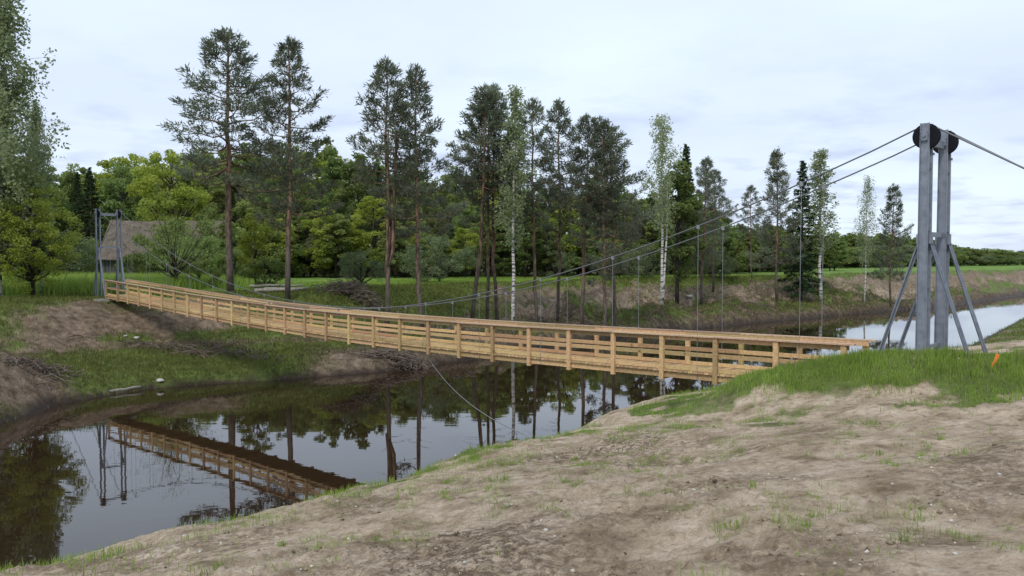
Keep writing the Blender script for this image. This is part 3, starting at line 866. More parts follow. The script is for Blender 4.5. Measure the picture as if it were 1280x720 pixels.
# almost bare tree before the barn
def bare_tree():
    T = Tree(91); r = T.r
    T.mb.tube([(0, 0, -.3), (.05, 0, 1.2), (0, .05, 2.2)], [.16, .13, .11], 7)
    for i in range(26):
        a = r.uniform(0, 6.28); el = R(r.uniform(35, 80)); L = r.uniform(2.5, 5.5)
        b = np.array([0, 0, r.uniform(1.0, 2.3)]); d = np.array([math.cos(a) * math.cos(el), math.sin(a) * math.cos(el), math.sin(el)])
        p = T.path(b, b + d * L, np.array([d[0], d[1], 0]) * .35, 5, .06); T.limb(p, .045, .01, 4)
        for q in range(6):
            o = p[r.integers(1, 5)]; e = o + (d + r.normal(size=3) * .5) * r.uniform(.5, 1.3)
            T.limb(np.array([o, (o + e) / 2, e]), .014, .005, 3)
            m = 26; T.add(e + r.normal(size=(m, 3)) * .3, np.full(m, .055), np.full(m, .7))
    return T.finish('green', 'bare_tree', .6, .2)
bt = bare_tree()
place_px('bare_tree', bt, 218, 255, 58, 7.2, 'nearly leafless tree with fanning grey branches before the barn', 'tree', None, 0, 1.1)

# willow bushes, undergrowth
bushes = [(775, 300, 92, 0, 'willow', 'round grey green willow bush left of the twin stemmed birch'),
          (812, 303, 95, 1, 'willow', 'pale willow bush just behind the twin stemmed birch'),
          (893, 309, 98, 0, 'willow', 'grey green willow bush right of the bushy dark pine'),
          (688, 300, 96, 1, 'willow', 'willow bush in shade behind the mid row pines'),
          (452, 312, 64, 1, 'willow', 'pale bush behind the earth heap near the orange stemmed pine'),
          (548, 290, 76, 0, 'willow', 'broad pale bush right of the straight grey pine trunk'),
          (248, 322, 62, 1, 'green', 'bluish green bush by the barn wall'),
          (318, 262, 62, 1, 'bright', 'bright green shrub between the two foremost pines'),
          (330, 318, 60, 0, 'green', 'dark leafy shrub at the foot of the forest between the foremost pines')]
for px, ty, Y, v, kd, lab in bushes:
    ms = {'willow': WL, 'green': BU, 'bright': BR}[kd][v]; bh = {'willow': 4.0, 'green': 3.0, 'bright': 12.0}[kd]
    place_px('bush', ms, px, ty, Y, bh, lab, 'bush', None, None, 1.0)

# the forest behind: tree tops follow this outline of the photograph
PROF = np.array([(-200, 150), (0, 190), (60, 196), (120, 186), (170, 183), (200, 190), (250, 192), (300, 180), (400, 168), (440, 172), (520, 196), (600, 206), (700, 214), (760, 222), (820, 234), (860, 244), (905, 262), (960, 288), (1010, 290)])
def ptop(px): return float(np.interp(px, PROF[:, 0], PROF[:, 1]))
LMK = [(0, 'the drooping left birches'), (85, 'the left forest gap'), (150, 'the far steel tower'), (213, 'the barn'), (284, 'the broad tall pine'), (356, 'the low branched dark pine'),
       (420, 'the brown brush heap'), (481, 'the many stemmed orange pine'), (527, 'the straight grey pine'), (589, 'the high crowned slim pine'), (641, 'the slender birch'), (697, 'the thin pale trunked pine'),
       (760, 'the dense pine pair'), (828, 'the twin stemmed birch'), (880, 'the bushy dark pine'), (973, 'the layered pine'), (1030, 'the leafy bend birch'), (1083, 'the thin meadow birch'), (1116, 'the lone meadow pine'),
       (1170, 'the near steel tower'), (1240, 'the right end of the view')]
_used = {}
def where(base, px):
    c = sorted(LMK, key=lambda q: abs(q[0] - px))[0]
    d = px - c[0]
    side = 'straight behind' if abs(d) < 9 else ('just left of' if d < -9 and d > -25 else ('just right of' if 9 < d < 25 else ('well left of' if d < 0 else 'well right of')))
    return '%s, %s %s' % (base, side, c[1])
random.seed(12)
edge = [(-190, 128), (-100, 135), (-60, 138), (-44, 108), (-6, 104), (8, 140), (40, 172), (62, 195), (80, 215)]
ex, ey = zip(*edge)
cnt = 0
for row, dy in enumerate((3, 9, 16, 24, 34)):
    dy *= 1.7
    x = -175.0 - dy * .6
    while x < 64 + dy * .3:
        Y = float(np.interp(x, ex, ey)) + dy + random.uniform(-2, 2)
        px = 640 + x / Y * F
        if -160 < px < 935:
            t = ptop(px) + random.uniform(-6, 26) + (34 if row == 0 else (14 if row == 1 else 0)) * random.uniform(.2, 1.2)
            if row >= 3: t = ptop(px) + random.uniform(-7, 12)
            q = random.random()
            if q < .24: t += 17
            if q < .24: ms, bh, nm, lb, ct = SP[random.randint(0, 1)], 14, 'spruce_tree', 'dark forest spruce', 'spruce tree'
            elif q < .34: ms, bh, nm, lb, ct = BR[random.randint(0, 1)], 12, 'leafy_tree', 'light green forest tree', 'tree'
            else: ms, bh, nm, lb, ct = DV[random.choice((0, 1, 3, 3, 4, 5, 5, 6))], 13, 'leafy_tree', 'mid green forest tree', 'tree'
            if True:
                lb = where(('low front row ', 'second row ', 'middle row ', 'taller rear row ', 'rearmost ')[row] + lb, px)
                place_px(nm, ms, px, t, Y, bh, lb, ct, 'trees of the forest behind the river', None, random.uniform(.85, 1.25))
                cnt += 1
        x += random.uniform(5.2, 8.4) * (1 + dy * .006)
# younger trees closer to the river, between and behind the pines
for k in range(46):
    px = 268 + k * 12.2 + random.uniform(-7, 7)
    Y = float(np.interp(px, [268, 500, 800], [84, 90, 98])) + random.uniform(0, 14)
    ty = random.uniform(238, 300) + (10 if px < 330 else 0)
    if k % 7 == 3: nm, ms, bh, lb = 'spruce_tree', SP[k % 2], 14, 'young dark spruce in the mid storey'
    elif k % 5 == 1: nm, ms, bh, lb = 'leafy_tree', BR[1], 12, 'young fresh green tree in the mid storey'
    else: nm, ms, bh, lb = 'leafy_tree', DV[(3, 1, 4)[k % 3]], 13, 'young leafy tree in the mid storey'
    place_px(nm, ms, px, ty, Y, bh, where(lb, px), 'tree', 'mid storey trees between the pines', None, 1.35)
for px, ty, Y, v, lb in ((172, 312, 76, 0, 'low shrub hiding the left half of the barn wall'), (206, 316, 74, 1, 'shrub at the middle of the barn wall'), (262, 292, 73, 1, 'big shrub at the right corner of the barn'), (246, 268, 79, 1, 'tall leafy shrub overlapping the right half of the barn roof'), (290, 305, 72, 0, 'shrub right of the barn beside the broad tall pine')):
    place_px('bush', BU[v], px, ty, Y, 3, lb, 'bush', None, None, 1.0)
# undergrowth along the forest foot
x = -112.0
while x < 58:
    Y = float(np.interp(x, [-112, -40, 0, 58], [98, 92, 95, 135])) + random.uniform(0, 18)
    px = 640 + x / Y * F
    if -60 < px < 960:
        hh = random.uniform(2.5, 6.0) + max(0, Y - 110) * .1
        ms, bh = (BU[random.randint(0, 1)], 3) if random.random() < .7 else (WL[1], 4)
        place('bush', ms, x, Y, hh, bh, where('low forest edge bush', px), 'bush', 'bushes along the forest edge', None, 1.25)
    x += random.uniform(1.3, 2.4)
# far tree line on the right
PR = np.array([(930, 290), (1040, 291), (1090, 287), (1130, 292), (1180, 297), (1200, 306), (1225, 317), (1245, 312), (1280, 309), (1400, 300)])
for k in range(74):
    px = 925 + k * 4.6 + random.uniform(-3, 3)
    Y = float(np.interp(px, [920, 1040, 1190, 1215, 1290], [150, 215, 290, 520, 640])) + random.uniform(-14, 20)
    t = float(np.interp(px, PR[:, 0], PR[:, 1])) + random.uniform(-2, 7)
    ms, bh = (DV[random.choice((1, 3, 3, 4))], 13)
    place_px('leafy_tree', ms, px, t, Y, bh, where('distant green tree beyond the meadow', px), 'tree', 'distant tree line', None, random.uniform(1.2, 1.7) * (1 if px < 1200 else 1.5))
for k in range(40):
    px = 960 + k * 8.4 + random.uniform(-4, 4)
    Y = float(np.interp(px, [920, 1040, 1190, 1290], [135, 185, 230, 260])) + random.uniform(-6, 6)
    x = (px - 640) / F * Y
    place('bush', WL[k % 2] if k % 3 == 0 else BU[k % 2], x, Y, random.uniform(3.0, 6.0), 4 if k % 3 == 0 else 3, where('low bush on the far meadow edge', px), 'bush', 'bushes along the far meadow', None, 1.9)
# thicket closing the gap under the dark pines of the river bend
for k in range(16):
    px = 880 + k * 11 + random.uniform(-4, 4); Y = 118 + k * 2 + random.uniform(-5, 5)
    place_px('leafy_tree', DV[(3, 1, 4)[k % 3]], px, random.uniform(278, 300), Y, 13, where('young green thicket tree', px), 'tree', 'thicket at the river bend', None, 1.3)
# off-frame trees that the river mirrors, as the forest goes on to the left
for k in range(8):
    x = -62 - k * 6; Y = 40 - k * 6 + random.uniform(-3, 3)
    place('leafy_tree', DV[k % 5], x, Y, random.uniform(12, 16), 13, 'leafy tree of the forest beyond the left picture edge', 'tree', 'trees left of the view')

# ------------------------------------------------------------ the wooden bridge deck
br_label = 'new pale timber footbridge deck with plank railings hanging over the river'
bridge = empty('footbridge', (0, 0, 0), 0, br_label, 'footbridge')
ANG = math.atan2(BD[1], BD[0])
Z90 = Matrix.Rotation(ANG, 3, 'Z')
s_end = (28.1 + 1.3) * STEP; s_beg = 1.62
RH = 1.22                               # rail top to post bottom
post_me = MB().box((0, 0, -RH / 2 - .015), (.125, .075, RH - .03)).mesh('post', WD)
plank_me = MB().box((0, 0, 0), (.138, 2 * HW + .10, .045)).mesh('deck_plank', WD)
beam_me = MB().box((0, 0, 0), (.10, 2 * HW - .03, .12)).mesh('cross_beam', WD)
def put(name, me, s, off, z, parent=bridge, tilt=0):
    o = link(name, me, parent); o.location = A(s, off, z)
    ds = .2; sl = math.atan2(rail_z(s + ds) - rail_z(s - ds), 2 * ds)
    o.rotation_euler = (0, -sl * tilt, ANG)
    return o
rnd = random.Random(3)
ns = [27.0] + [26 - k for k in range(27)] + [-1.15]
for n in ns:
    s = (28.1 - n) * STEP
    for off in (-HW - .03, HW + .03):
        o = put('post', post_me, s + rnd.uniform(-.01, .01), off, rail_z(s) - .0)
    put('cross_beam', beam_me, s, 0, rail_z(s) - RH + .075)
    # small bolt plate where the post meets the stringer
# boards run two bays and butt against the next one
def run(name, off, top, ht, th, mt, s0=s_beg, s1=s_end, bays=2, gap=.006, shift=0):
    edges = [s0]
    n = 27 - shift
    while True:
        s = (28.1 - n) * STEP
        if s >= s1 - .6: break
        if s > s0 + .5: edges.append(s)
        n -= bays
    edges.append(s1)
    for a, b in zip(edges[:-1], edges[1:]):
        a2, b2 = a + gap / 2, b - gap / 2
        dz = rnd.uniform(-.006, .006)
        pa = A(a2, off, rail_z(a2) - top - ht / 2 + dz); pb = A(b2, off, rail_z(b2) - top - ht / 2 + dz)
        m = MB(); mid = (pa + pb) / 2
        # two segments so that boards follow the sag
        m.beam(pa - mid, pb - mid, th, ht)
        o = m.build(name, mt, bridge); o.location = mid
for sg in (-1, 1):
    run('handrail_board', sg * (HW + .02), -.0, .036, .165, WC, s_beg - .1, s_end)
    run('top_rail', sg * (HW - .035), .04, .115, .042, WD, s_beg + .05, shift=1)
    run('mid_rail', sg * (HW - .035), .45, .105, .042, WD, s_beg + .3)
    run('toe_board', sg * (HW - .035), .835, .095, .042, WD, s_beg + .3, shift=1)
    run('stringer', sg * (HW - .06), 1.015, .14, .09, WD, s_beg + .3)
s = s_beg + .35; k = 0
while s < s_end - .05:
    put('deck_plank', plank_me, s, 0, rail_z(s) - .972 + rnd.uniform(-.003, .003), tilt=1)
    s += .156; k += 1

# ------------------------------------------------------------ steel towers
def tower(name, s0, zb, H, label, group):
    t = empty(name, A(s0, 0, zb), ANG, label, 'tower', group)
    # local axes: x along the bridge (to the left bank), y across
    flip = -1
    wz = H - .335; rw = .265
    def channel(m, y, face):
        # tapered U profile: web and two flanges; wider at the foot
        b0 = len(m.v)
        for z, w_ in ((0, .106), (H - .75, .094), (H - .07, .088)):
            pr = [(-w_, 0), (w_, 0), (w_, .05 * face), (w_ - .012, .05 * face), (w_ - .012, .010 * face), (-w_ + .012, .010 * face), (-w_ + .012, .05 * face), (-w_, .05 * face)]
            for x_, y_ in pr: m.v.append((x_, y + y_, z))
        for L in range(2):
            for k in range(8):
                k2 = (k + 1) % 8
                m.f.append((b0 + L * 8 + k, b0 + L * 8 + k2, b0 + (L + 1) * 8 + k2, b0 + (L + 1) * 8 + k))
        m.f.append(tuple(b0 + k for k in range(8))); m.f.append(tuple(b0 + 16 + k for k in range(8)))
    for sy in (-1, 1):
        yc = sy * HW
        for f in (-1, 1):
            m = MB(); channel(m, yc + f * .088, f); m.build('leg', ST, t)
        # spacers between the two channels
        for z in (.6, 1.9, 3.1, H - 1.0):
            MB().box((0, yc, z), (.14, .172, .012)).build('spacer', ST, t)
        # wheel with hub
        m = MB(); n = 28
        prof = [(rw - .045, -.055), (rw, -.05), (rw, -.03), (rw - .03, -.008), (rw - .03, .008), (rw, .03), (rw, .05), (rw - .045, .055)]
        b = 0
        for k in range(n):
            a = 2 * math.pi * k / n
            for rr, yy in prof: m.v.append((rr * math.cos(a), yc + yy, wz + rr * math.sin(a)))
        q = len(prof)
        for k in range(n):
            k2 = (k + 1) % n
            for j in range(q - 1): m.f.append((k * q + j, k * q + j + 1, k2 * q + j + 1, k2 * q + j))
        m.f.append(tuple(k * q for k in range(n))); m.f.append(tuple(k * q + q - 1 for k in reversed(range(n))))
        wh = m.build('wheel', WH, t)
        MB().tube([(0, yc - .19, wz), (0, yc + .19, wz)], .032, 8).build('axle', ST, wh)
        for f in (-1, 1):
            MB().box((0, yc + f * .146, wz), (.13, .014, .20)).build('bearing_plate', ST, t)
            for bx_ in (-.05, .05):
                for bz_ in (-.07, .07):
                    MB().tube([(bx_, yc + f * .153, wz + bz_), (bx_, yc + f * .168, wz + bz_)], .012, 6).build('bolt', ST, t)
        # A-frame braces both ways
        for sx in (-1, 1):
            zt = H * .535
            a = (sx * .10, yc, zt); b_ = (sx * 1.03, yc, 0)
            m = MB(); m.beam((a[0], a[1] - .045, a[2]), (b_[0], b_[1] - .045, b_[2]), .010, .085); m.beam((a[0], a[1] + .0, a[2]), (b_[0], b_[1] + .0, b_[2]), .07, .010)
            m.build('brace', ST, t)
            MB().box((sx * .125, yc, zt + .03), (.045, .13, .20)).build('gusset', ST, t)
            MB().box((sx * 1.03, yc, .01), (.26, .26, .02)).build('foot_plate', ST, t)
            fz = MB().box((sx * 1.03, yc, -.25), (.45, .45, .5)); fz.build('footing', CO, t)
        MB().box((0, yc, .012), (.42, .42, .024)).build('base_plate', ST, t)
        MB().box((0, yc, -.252), (.7, .62, .5)).build('footing', CO, t)
        for z in (H - .7, H * .3, H * .56):
            MB().box((-.10 - .014, yc - .11, z), (.025, .05, .05)).build('clamp', ST, t)
    for z, hh in ((H - .42, .16), (H * .56, .10), (.62, .07)):
        MB().box((0, 0, z), (.07, 2 * HW - .32, hh)).build('cross_tie', ST, t)
    return t
tower('steel_tower', S_R, T_RZ, T_RH, 'large near grey steel tower with two black cable wheels behind the grassy mound', 'steel towers of the bridge')
tower('steel_tower', S_L, T_LZ, T_LH, 'small looking far steel tower standing on the bare earth edge of the far bank', 'steel towers of the bridge')
# concrete slab under the far tower
p = A(S_L, 0, T_LZ - .12)
sl = MB().box((0, 0, 0), (3.2, 2.3, .16)).build('concrete_slab', CO); sl.location = (p.x - .2, p.y - .1, T_LZ - .095); sl.rotation_euler = (0, 0, ANG)
tag(sl, 'pale concrete slab under the far steel tower', 'slab')

# ------------------------------------------------------------ cables
zR, zL = T_RZ + T_RH - .335 + .237, T_LZ + T_LH - .335 + .237
ZM = CAMZ - 2.10
def cable_z(s):
    # quadratic through both wheel tops and the lowest point
    S = S_L - S_R; u = (s - S_R) / S
    sag = (zR + zL) / 2 - ZM
    return zR * (1 - u) + zL * u - 4 * sag * u * (1 - u)
clamp_me = MB().box((0, 0, 0), (.07, .045, .10)).mesh('clamp', HR)
def over_wheel(off, s0, zc, r, sgn):
    """points over the top of a wheel"""
    return [A(s0 + r * math.sin(a), off, zc + r * math.cos(a)) for a in [R(q) * sgn for q in (-28, -14, 0, 14, 24)]]
for off, nm in ((-HW, 'near'), (HW, 'far')):
    t = empty('suspension_cable', (0, 0, 0), 0, 'main steel cable with thin hangers running over the %s black tower wheels' % ('camera side' if nm == 'near' else 'forest side'), 'cable', 'main cables of the bridge')
    wr = .237
    pts = []
    gR_ = A(S_R - 7.0, off); zg_ = gz(gR_.x, gR_.y)
    gL_ = A(S_L + 8.0, off); zh_ = gz(gL_.x, gL_.y)
    pts.append(A(S_R - 7.0, off, zg_ - .1))
    pts += over_wheel(off, S_R, T_RZ + T_RH - .335, wr, 1)
    sA, sB = S_R + wr * math.sin(R(24)) , S_L - wr * math.sin(R(24))
    zA = T_RZ + T_RH - .335 + wr * math.cos(R(24)); zB = T_LZ + T_LH - .335 + wr * math.cos(R(24))
    for k in range(1, 48):
        s = sA + (sB - sA) * k / 48
        pts.append(A(s, off, cable_z(s) ))
    pts += [A(S_L + wr * math.sin(R(q)), off, T_LZ + T_LH - .335 + wr * math.cos(R(q))) for q in (-24, -12, 0, 14, 26)]
    pts.append(A(S_L + 8.0, off, zh_ - .1))
    MB().tube(pts, .0175, 6).build('main_cable', CBD, t, True)
    n = 26.35 + .0
    first = True
    while n > -.8:
        s = (28.1 - n) * STEP
        zc = cable_z(s); zb = rail_z(s) - 1.17
        if zc > rail_z(s) - .6:
            h = MB().tube([A(s, off * 1.0, zb), A(s, off, zc)], .0062, 5).build('hanger', HR, t)
            c = link('clamp', clamp_me, h); c.location = A(s, off, zc - .02); c.rotation_euler = (0, 0, ANG)
        n -= 1.69
    for s, zz, lb in ((S_R - 7.0, zg_, 'near'), (S_L + 8.0, zh_, 'far')):
        b = MB().box((0, 0, 0), (.8, .7, .6), None, .8).build('anchor_block', CO); b.location = A(s, off, zz - .02); b.rotation_euler = (0, 0, ANG)
        tag(b, 'concrete cable anchor block on the %s bank, %s side of the bridge line' % (lb, 'camera' if off < 0 else 'forest'), 'anchor block', 'cable anchors')
# wind guy from the deck down to the near bank
pa = W(535, 447, 28.3)
tgt = W(664, 548, 15.0)
for _Y in np.arange(9, 19, .05):
    _q = W(664, 549, _Y)
    if _q[2] <= gz(_q[0], _Y): tgt = _q; break
pb = (tgt[0], tgt[1], gz(tgt[0], tgt[1]) + .02)
pts = []
for k in range(25):
    t = k / 24
    pts.append((pa[0] * (1 - t) + pb[0] * t, pa[1] * (1 - t) + pb[1] * t, pa[2] * (1 - t) + pb[2] * t - 4 * .36 * t * (1 - t)))
tag(MB().tube(pts, .009, 5).build('guy_cable', HR, None, True), 'slack steel guy wire drooping from the deck to the sandy bank', 'cable')

# ------------------------------------------------------------ old barn
def barn():
    # local: x along ridge, y depth
    x, Y, _ = W(212, 350, 84)
    t = empty('barn', (x, 84, gz(x, 84) - .1), R(6), 'weathered low barn with sagging brown roof behind the far steel tower', 'barn')
    m1, t1, b1 = mat('weathered_boards', (.07, .075, .075), .9)
    g = nn(t1, 'ShaderNodeTexCoord').outputs['Object']
    mp = t1.nodes.new('ShaderNodeMapping'); mp.inputs['Scale'].default_value = (6, 6, .6); t1.links.new(g, mp.inputs[0])
    n = nn(t1, 'ShaderNodeTexNoise', Scale=1, Detail=5, Roughness=.7); t1.links.new(mp.outputs[0], n.inputs['Vector'])
    t1.links.new(ramp(t1, n.outputs[0], [(.3, (.035, .035, .035)), (.7, (.12, .12, .115))]), b1.inputs['Base Color'])
    m2, t2, b2 = mat('old_roof', (.2, .16, .13), .95)
    g = nn(t2, 'ShaderNodeTexCoord').outputs['Object']
    n = nn(t2, 'ShaderNodeTexNoise', Scale=1.6, Detail=8, Roughness=.75); t2.links.new(g, n.inputs['Vector'])
    t2.links.new(ramp(t2, n.outputs[0], [(.3, (.055, .044, .033)), (.5, (.115, .094, .074)), (.7, (.185, .155, .125))]), b2.inputs['Base Color'])
    L, D, hw, hr = 10.8, 7.0, 2.6, 6.3
    rr = random.Random(4)
    for k in range(34):                     # front boards
        bx_ = -L / 2 + .15 + k * (L - .3) / 33
        MB().box((bx_, -D / 2 + rr.uniform(-.01, .02), hw / 2), (.27, .04, hw + rr.uniform(-.1, .1))).build('wall_board', m1, t)
    MB().box((0, D / 2, hw / 2), (L, .1, hw)).build('wall', m1, t)
    for sx in (-1, 1):
        m = MB(); x_ = sx * (L / 2 - .05)
        m.v = [(x_ - .05, -D / 2 + .05, 0), (x_ - .05, D / 2 - .05, 0), (x_ - .05, D / 2 - .05, hw), (x_ - .05, 0, hr - .2), (x_ - .05, -D / 2 + .05, hw)]
        m.v += [(v[0] + .1, v[1], v[2]) for v in m.v]
        m.f = [(4, 3, 2, 1, 0), (5, 6, 7, 8, 9)] + [(k, (k + 1) % 5, 5 + (k + 1) % 5, 5 + k) for k in range(5)]
        m.build('gable', m1, t)
    MB().box((2.2, -D / 2 - .05, 1.05), (1.5, .05, 2.1)).build('door', m1, t)
    for sy in (-1, 1):                      # roof slopes in sheets of uneven height
        for k in range(11):
            x0 = -L / 2 - .4 + k * (L + .8) / 11; x1 = x0 + (L + .8) / 11 - .01
            z1 = hr + rr.uniform(-.05, .05) - .12 * math.sin(k / 10 * math.pi); z0 = hw - .35 + rr.uniform(-.06, .06)
            m = MB(); ye = sy * (D / 2 + .55)
            a = [(x0, ye, z0), (x1, ye, z0), (x1, 0, z1), (x0, 0, z1)]
            m.v = a + [(v[0], v[1], v[2] - .1) for v in a]
            m.f = [(0, 1, 2, 3), (7, 6, 5, 4), (0, 4, 5, 1), (1, 5, 6, 2), (2, 6, 7, 3), (3, 7, 4, 0)]
            m.build('roof_sheet', m2, t)
barn()

# ------------------------------------------------------------ small things on the banks
def rock(name, loc, size, m, seed, label=None, cat='stone', group=None):
    r = random.Random(seed); import bmesh
    bm = bmesh.new(); bmesh.ops.create_icosphere(bm, subdivisions=2, radius=.5)
    for v in bm.verts:
        v.co *= 1 + r.uniform(-.13, .13)
    me = bpy.data.meshes.new(name); bm.to_mesh(me); bm.free(); me.materials.append(m)
    o = link(name, me); o.location = loc; o.scale = size; o.rotation_euler = (0, 0, r.uniform(0, 6))
    return tag(o, label, cat, group)
def on_ground(px, py, guess, it=40):
    """march along the pixel ray until it meets the ground"""
    Y = guess
    best = None
    for Yq in np.arange(guess * .6, guess * 1.6, guess * .004):
        x, _, z = W(px, py, Yq)
        if z <= gz(x, Yq): return (x, Yq, gz(x, Yq))
    x, _, z = W(px, py, guess); return (x, guess, gz(x, guess))
stones = [(200, 477, 41, .32, 'pale round stone at the grassy waterline below the left bank'),
          (157, 421, 47, .2, 'left of two small white stones under the bare earth slope'),
          (171, 423, 46, .3, 'right of two small white stones under the bare earth slope'),
          (670, 399, 58, .35, 'small white lump on the mud right behind the birch foot'),
          (862, 373, 78, .5, 'white lump lying on the far eroded bank'),
          (318, 640, 9, .03, 'tiny pale pebble on the left edge of the sand')]
for px, py, g_, sz, lb in stones:
    if px == 318: continue
    p = on_ground(px, py, g_); rock('stone', (p[0], p[1], p[2] + sz * .12), (sz * 1.3, sz, sz * .6), SN, px, lb)
# pebbles scattered on the near sand (a few larger ones as things, in one group)
rp = random.Random(8)
for k in range(24):
    px, py = rp.uniform(120, 1250), rp.uniform(560, 719)
    p = on_ground(px, py, 8)
    if float(terrain(np.array([p[0]]), np.array([p[1]]))[1][0]) < 3.6: continue
    sz = rp.uniform(.015, .038)
    rock('pebble', (p[0], p[1], p[2] + sz * .1), (sz * 1.4, sz, sz * .7), SN, k, 'small pale pebble lying on the sandy near bank', 'pebble', 'pebbles on the sand')
def log_(name, a, b, r_, label, m=LOGM, cat='log', group=None):
    a, b = Vector(a), Vector(b); n = 7
    rr = random.Random(int(a.x * 100)); pts = []
    for k in range(n):
        t = k / (n - 1); p = a.lerp(b, t); p.z += rr.uniform(-.3, .3) * r_; pts.append(p)
    mid = (a + b) / 2
    o = MB().tube([p - mid for p in pts], [r_ * (1 - .35 * k / n) for k in range(n)], 8).build(name, m, None, True)
    o.location = mid
    return tag(o, label, cat, group)
a = on_ground(116, 490, 38); b = on_ground(176, 488, 38)
log_('driftwood_log', (a[0], a[1], .10), (b[0], b[1], .14), .09, 'pale driftwood pole lying at the water edge by the left mound')
for k, (x0, y0, x1, y1, rr_) in enumerate(((318, 354, 372, 350, .14), (330, 351, 384, 355, .12), (312, 350, 350, 353, .11), (345, 348, 380, 352, .09))):
    a = W(x0, y0, 56 + k); b = W(x1, y1, 57 + k * .6)
    z = gz(a[0], a[1]) + .12 + (.2 if k > 1 else 0)
    log_('felled_log', (a[0], a[1], z), (b[0], b[1], z + .05), rr_, ('longest pale felled log in the pile behind the foremost pine', 'second pale log in the felled pile, reaching furthest right', 'short log on the left end of the felled pile', 'thin log on top of the felled pile')[k])
for k, (x0, x1, py) in enumerate(((-12, 36, 362), (38, 64, 364))):
    a = on_ground(x0, py, 56); b = on_ground(x1, py, 56)
    m = MB(); A_, B_ = Vector((a[0], a[1], a[2] + .16)), Vector((b[0], a[1] + .1, a[2] + .16)); mid = (A_ + B_) / 2
    m.beam(A_ - mid, B_ - mid, .22, .16)
    o = m.build('concrete_beam', CO if k == 0 else LOGM); o.location = mid
    tag(o, ('long grey concrete beam lying on the grass at the left picture edge', 'short dark beam lying end to end with the grey beam on the far grass')[k], 'beam')
# orange marker stake
p = on_ground(1243, 461, 20)
OR = mat('orange_paint', (.75, .22, .03), .6)[0]
o = MB().box((0, 0, .06), (.045, .025, .3), Matrix.Rotation(R(22), 3, 'Y')).build('marker_stake', OR); o.location = (p[0], p[1], p[2] - .0)
tag(o, 'short leaning orange stake in the sand right of the near tower', 'stake')
# brush heaps: countable sticks nobody would count
def brush(name, px, py, Y, wd, dp, ht, n, label, m=None, seed=1):
    r = np.random.default_rng(seed); mb = MB(); x, _, z = W(px, py, Y)
    for k in range(n):
        cx, cy = x + r.normal() * wd * .4, Y + r.normal() * dp * .4
        hh = ht * math.exp(-((cx - x) / wd) ** 2) * r.uniform(0, 1)
        zg = gz(cx, cy) + hh
        a = r.uniform(0, 6.28); L = r.uniform(.4, 1.4); e = r.uniform(-.35, .5)
        d = np.array([math.cos(a), math.sin(a), e]) * L / 2
        mid = np.array([cx, cy, zg]); bw = r.normal(size=3) * .12
        mb.tube([tuple(mid - d), tuple(mid + bw), tuple(mid + d)], [.03, .022, .008], 3)
    o = mb.build(name, m or DEB); tag(o, label, 'brush heap', kind='stuff'); return o
DEB = stone_material('dead_branches', (.07, .05, .038), (.20, .16, .13))
brush('brush_heap', 440, 358, 57, 3.2, 1.5, 1.1, 420, 'long heap of brown cut brush on the grass beside the orange stemmed pine', None, 2)
brush('brush_heap', 570, 385, 54, 2.0, 1.2, .6, 200, 'tangle of grey fallen branches on the bank behind the bridge middle', None, 3)
brush('brush_heap', 500, 452, 46, 2.8, 1.0, .35, 420, 'dead roots and twigs hanging along the far waterline under the deck', None, 4)
brush('brush_heap', 700, 372, 64, 5, 1.8, .5, 380, 'broken branches strewn under the mid row pines', None, 5)
brush('brush_heap', 30, 480, 36, 2.5, 1.5, .3, 250, 'twigs and roots poking from the brown mound at the far left water edge', None, 6)
brush('brush_heap', 250, 440, 44, 5.5, 1.2, .2, 300, 'twigs and roots strewn along the brown track below the far tower', None, 8)
brush('brush_heap', 930, 375, 86, 7, 2.5, .4, 380, 'broken twigs on the eroded bank at the far bend', None, 7)

# ------------------------------------------------------------ grass
def blades(name, X, Y, h, wd, tint, matname, label, lean=.35, bend=True):
    n = len(X)
    r = rng
    Z = terrain(X, Y)[0] - .02
    a = r.uniform(0, 2 * np.pi, n); l = np.abs(r.normal(size=n)) * lean
    B = np.stack([X, Y, Z], 1)
    side = np.stack([np.cos(a), np.sin(a), np.zeros(n)], 1) * (wd / 2)[:, None]
    b2 = a + np.pi / 2 + r.normal(size=n) * .5
    le = np.stack([np.cos(b2), np.sin(b2), np.zeros(n)], 1)
    M_ = B + le * (h * l * .4)[:, None] + np.array([0, 0, 1.0]) * (h * .6 * (1 - .2 * np.minimum(l, 2)))[:, None]
    Tp = B + le * (h * l)[:, None] + np.array([0, 0, 1.0]) * (h * (1 - .3 * np.minimum(l, 2)))[:, None]
    P = np.stack([B - side, B + side, M_ + side * .75, Tp, M_ - side * .75], 1).reshape(-1, 3)
    Q = (np.array([(0, 1, 2), (0, 2, 4), (4, 2, 3)])[None] + 5 * np.arange(n)[:, None, None]).reshape(-1, 3)
    me = npmesh(name, P, Q, LM[matname], dict(tint=np.repeat(np.clip(tint, 0, 1), 5)))
    o = link(name, me); tag(o, label, 'grass', kind='stuff'); return o
def scatter(n, x0, x1, y0, y1, fn):
    X = rng.uniform(x0, x1, n); Y = rng.uniform(y0, y1, n)
    m = fn(X, Y); k = rng.uniform(0, 1, n) < m
    return X[k], Y[k]
def fn_mound(X, Y):
    z, dn, df, md, _ = terrain(X, Y)
    nB = fbm(X, Y, 1.1, 4, 111)
    g = (1 - sst(.7, 1.6, md + (nB - .5) * 2.0)) * sst(3.9, 5.2, X + (nB - .5) * 2)
    g2 = sst(7.0, 8.6, X + (nB - .5) * 2) * sst(9.5, 11.3, Y + (nB - .5) * 1.5) * (1 - sst(15.2, 16.8, Y))
    return np.clip(g + g2, 0, 1) * (dn > 1)
X, Y = scatter(420000, 2.5, 15.5, 8.5, 19, fn_mound)
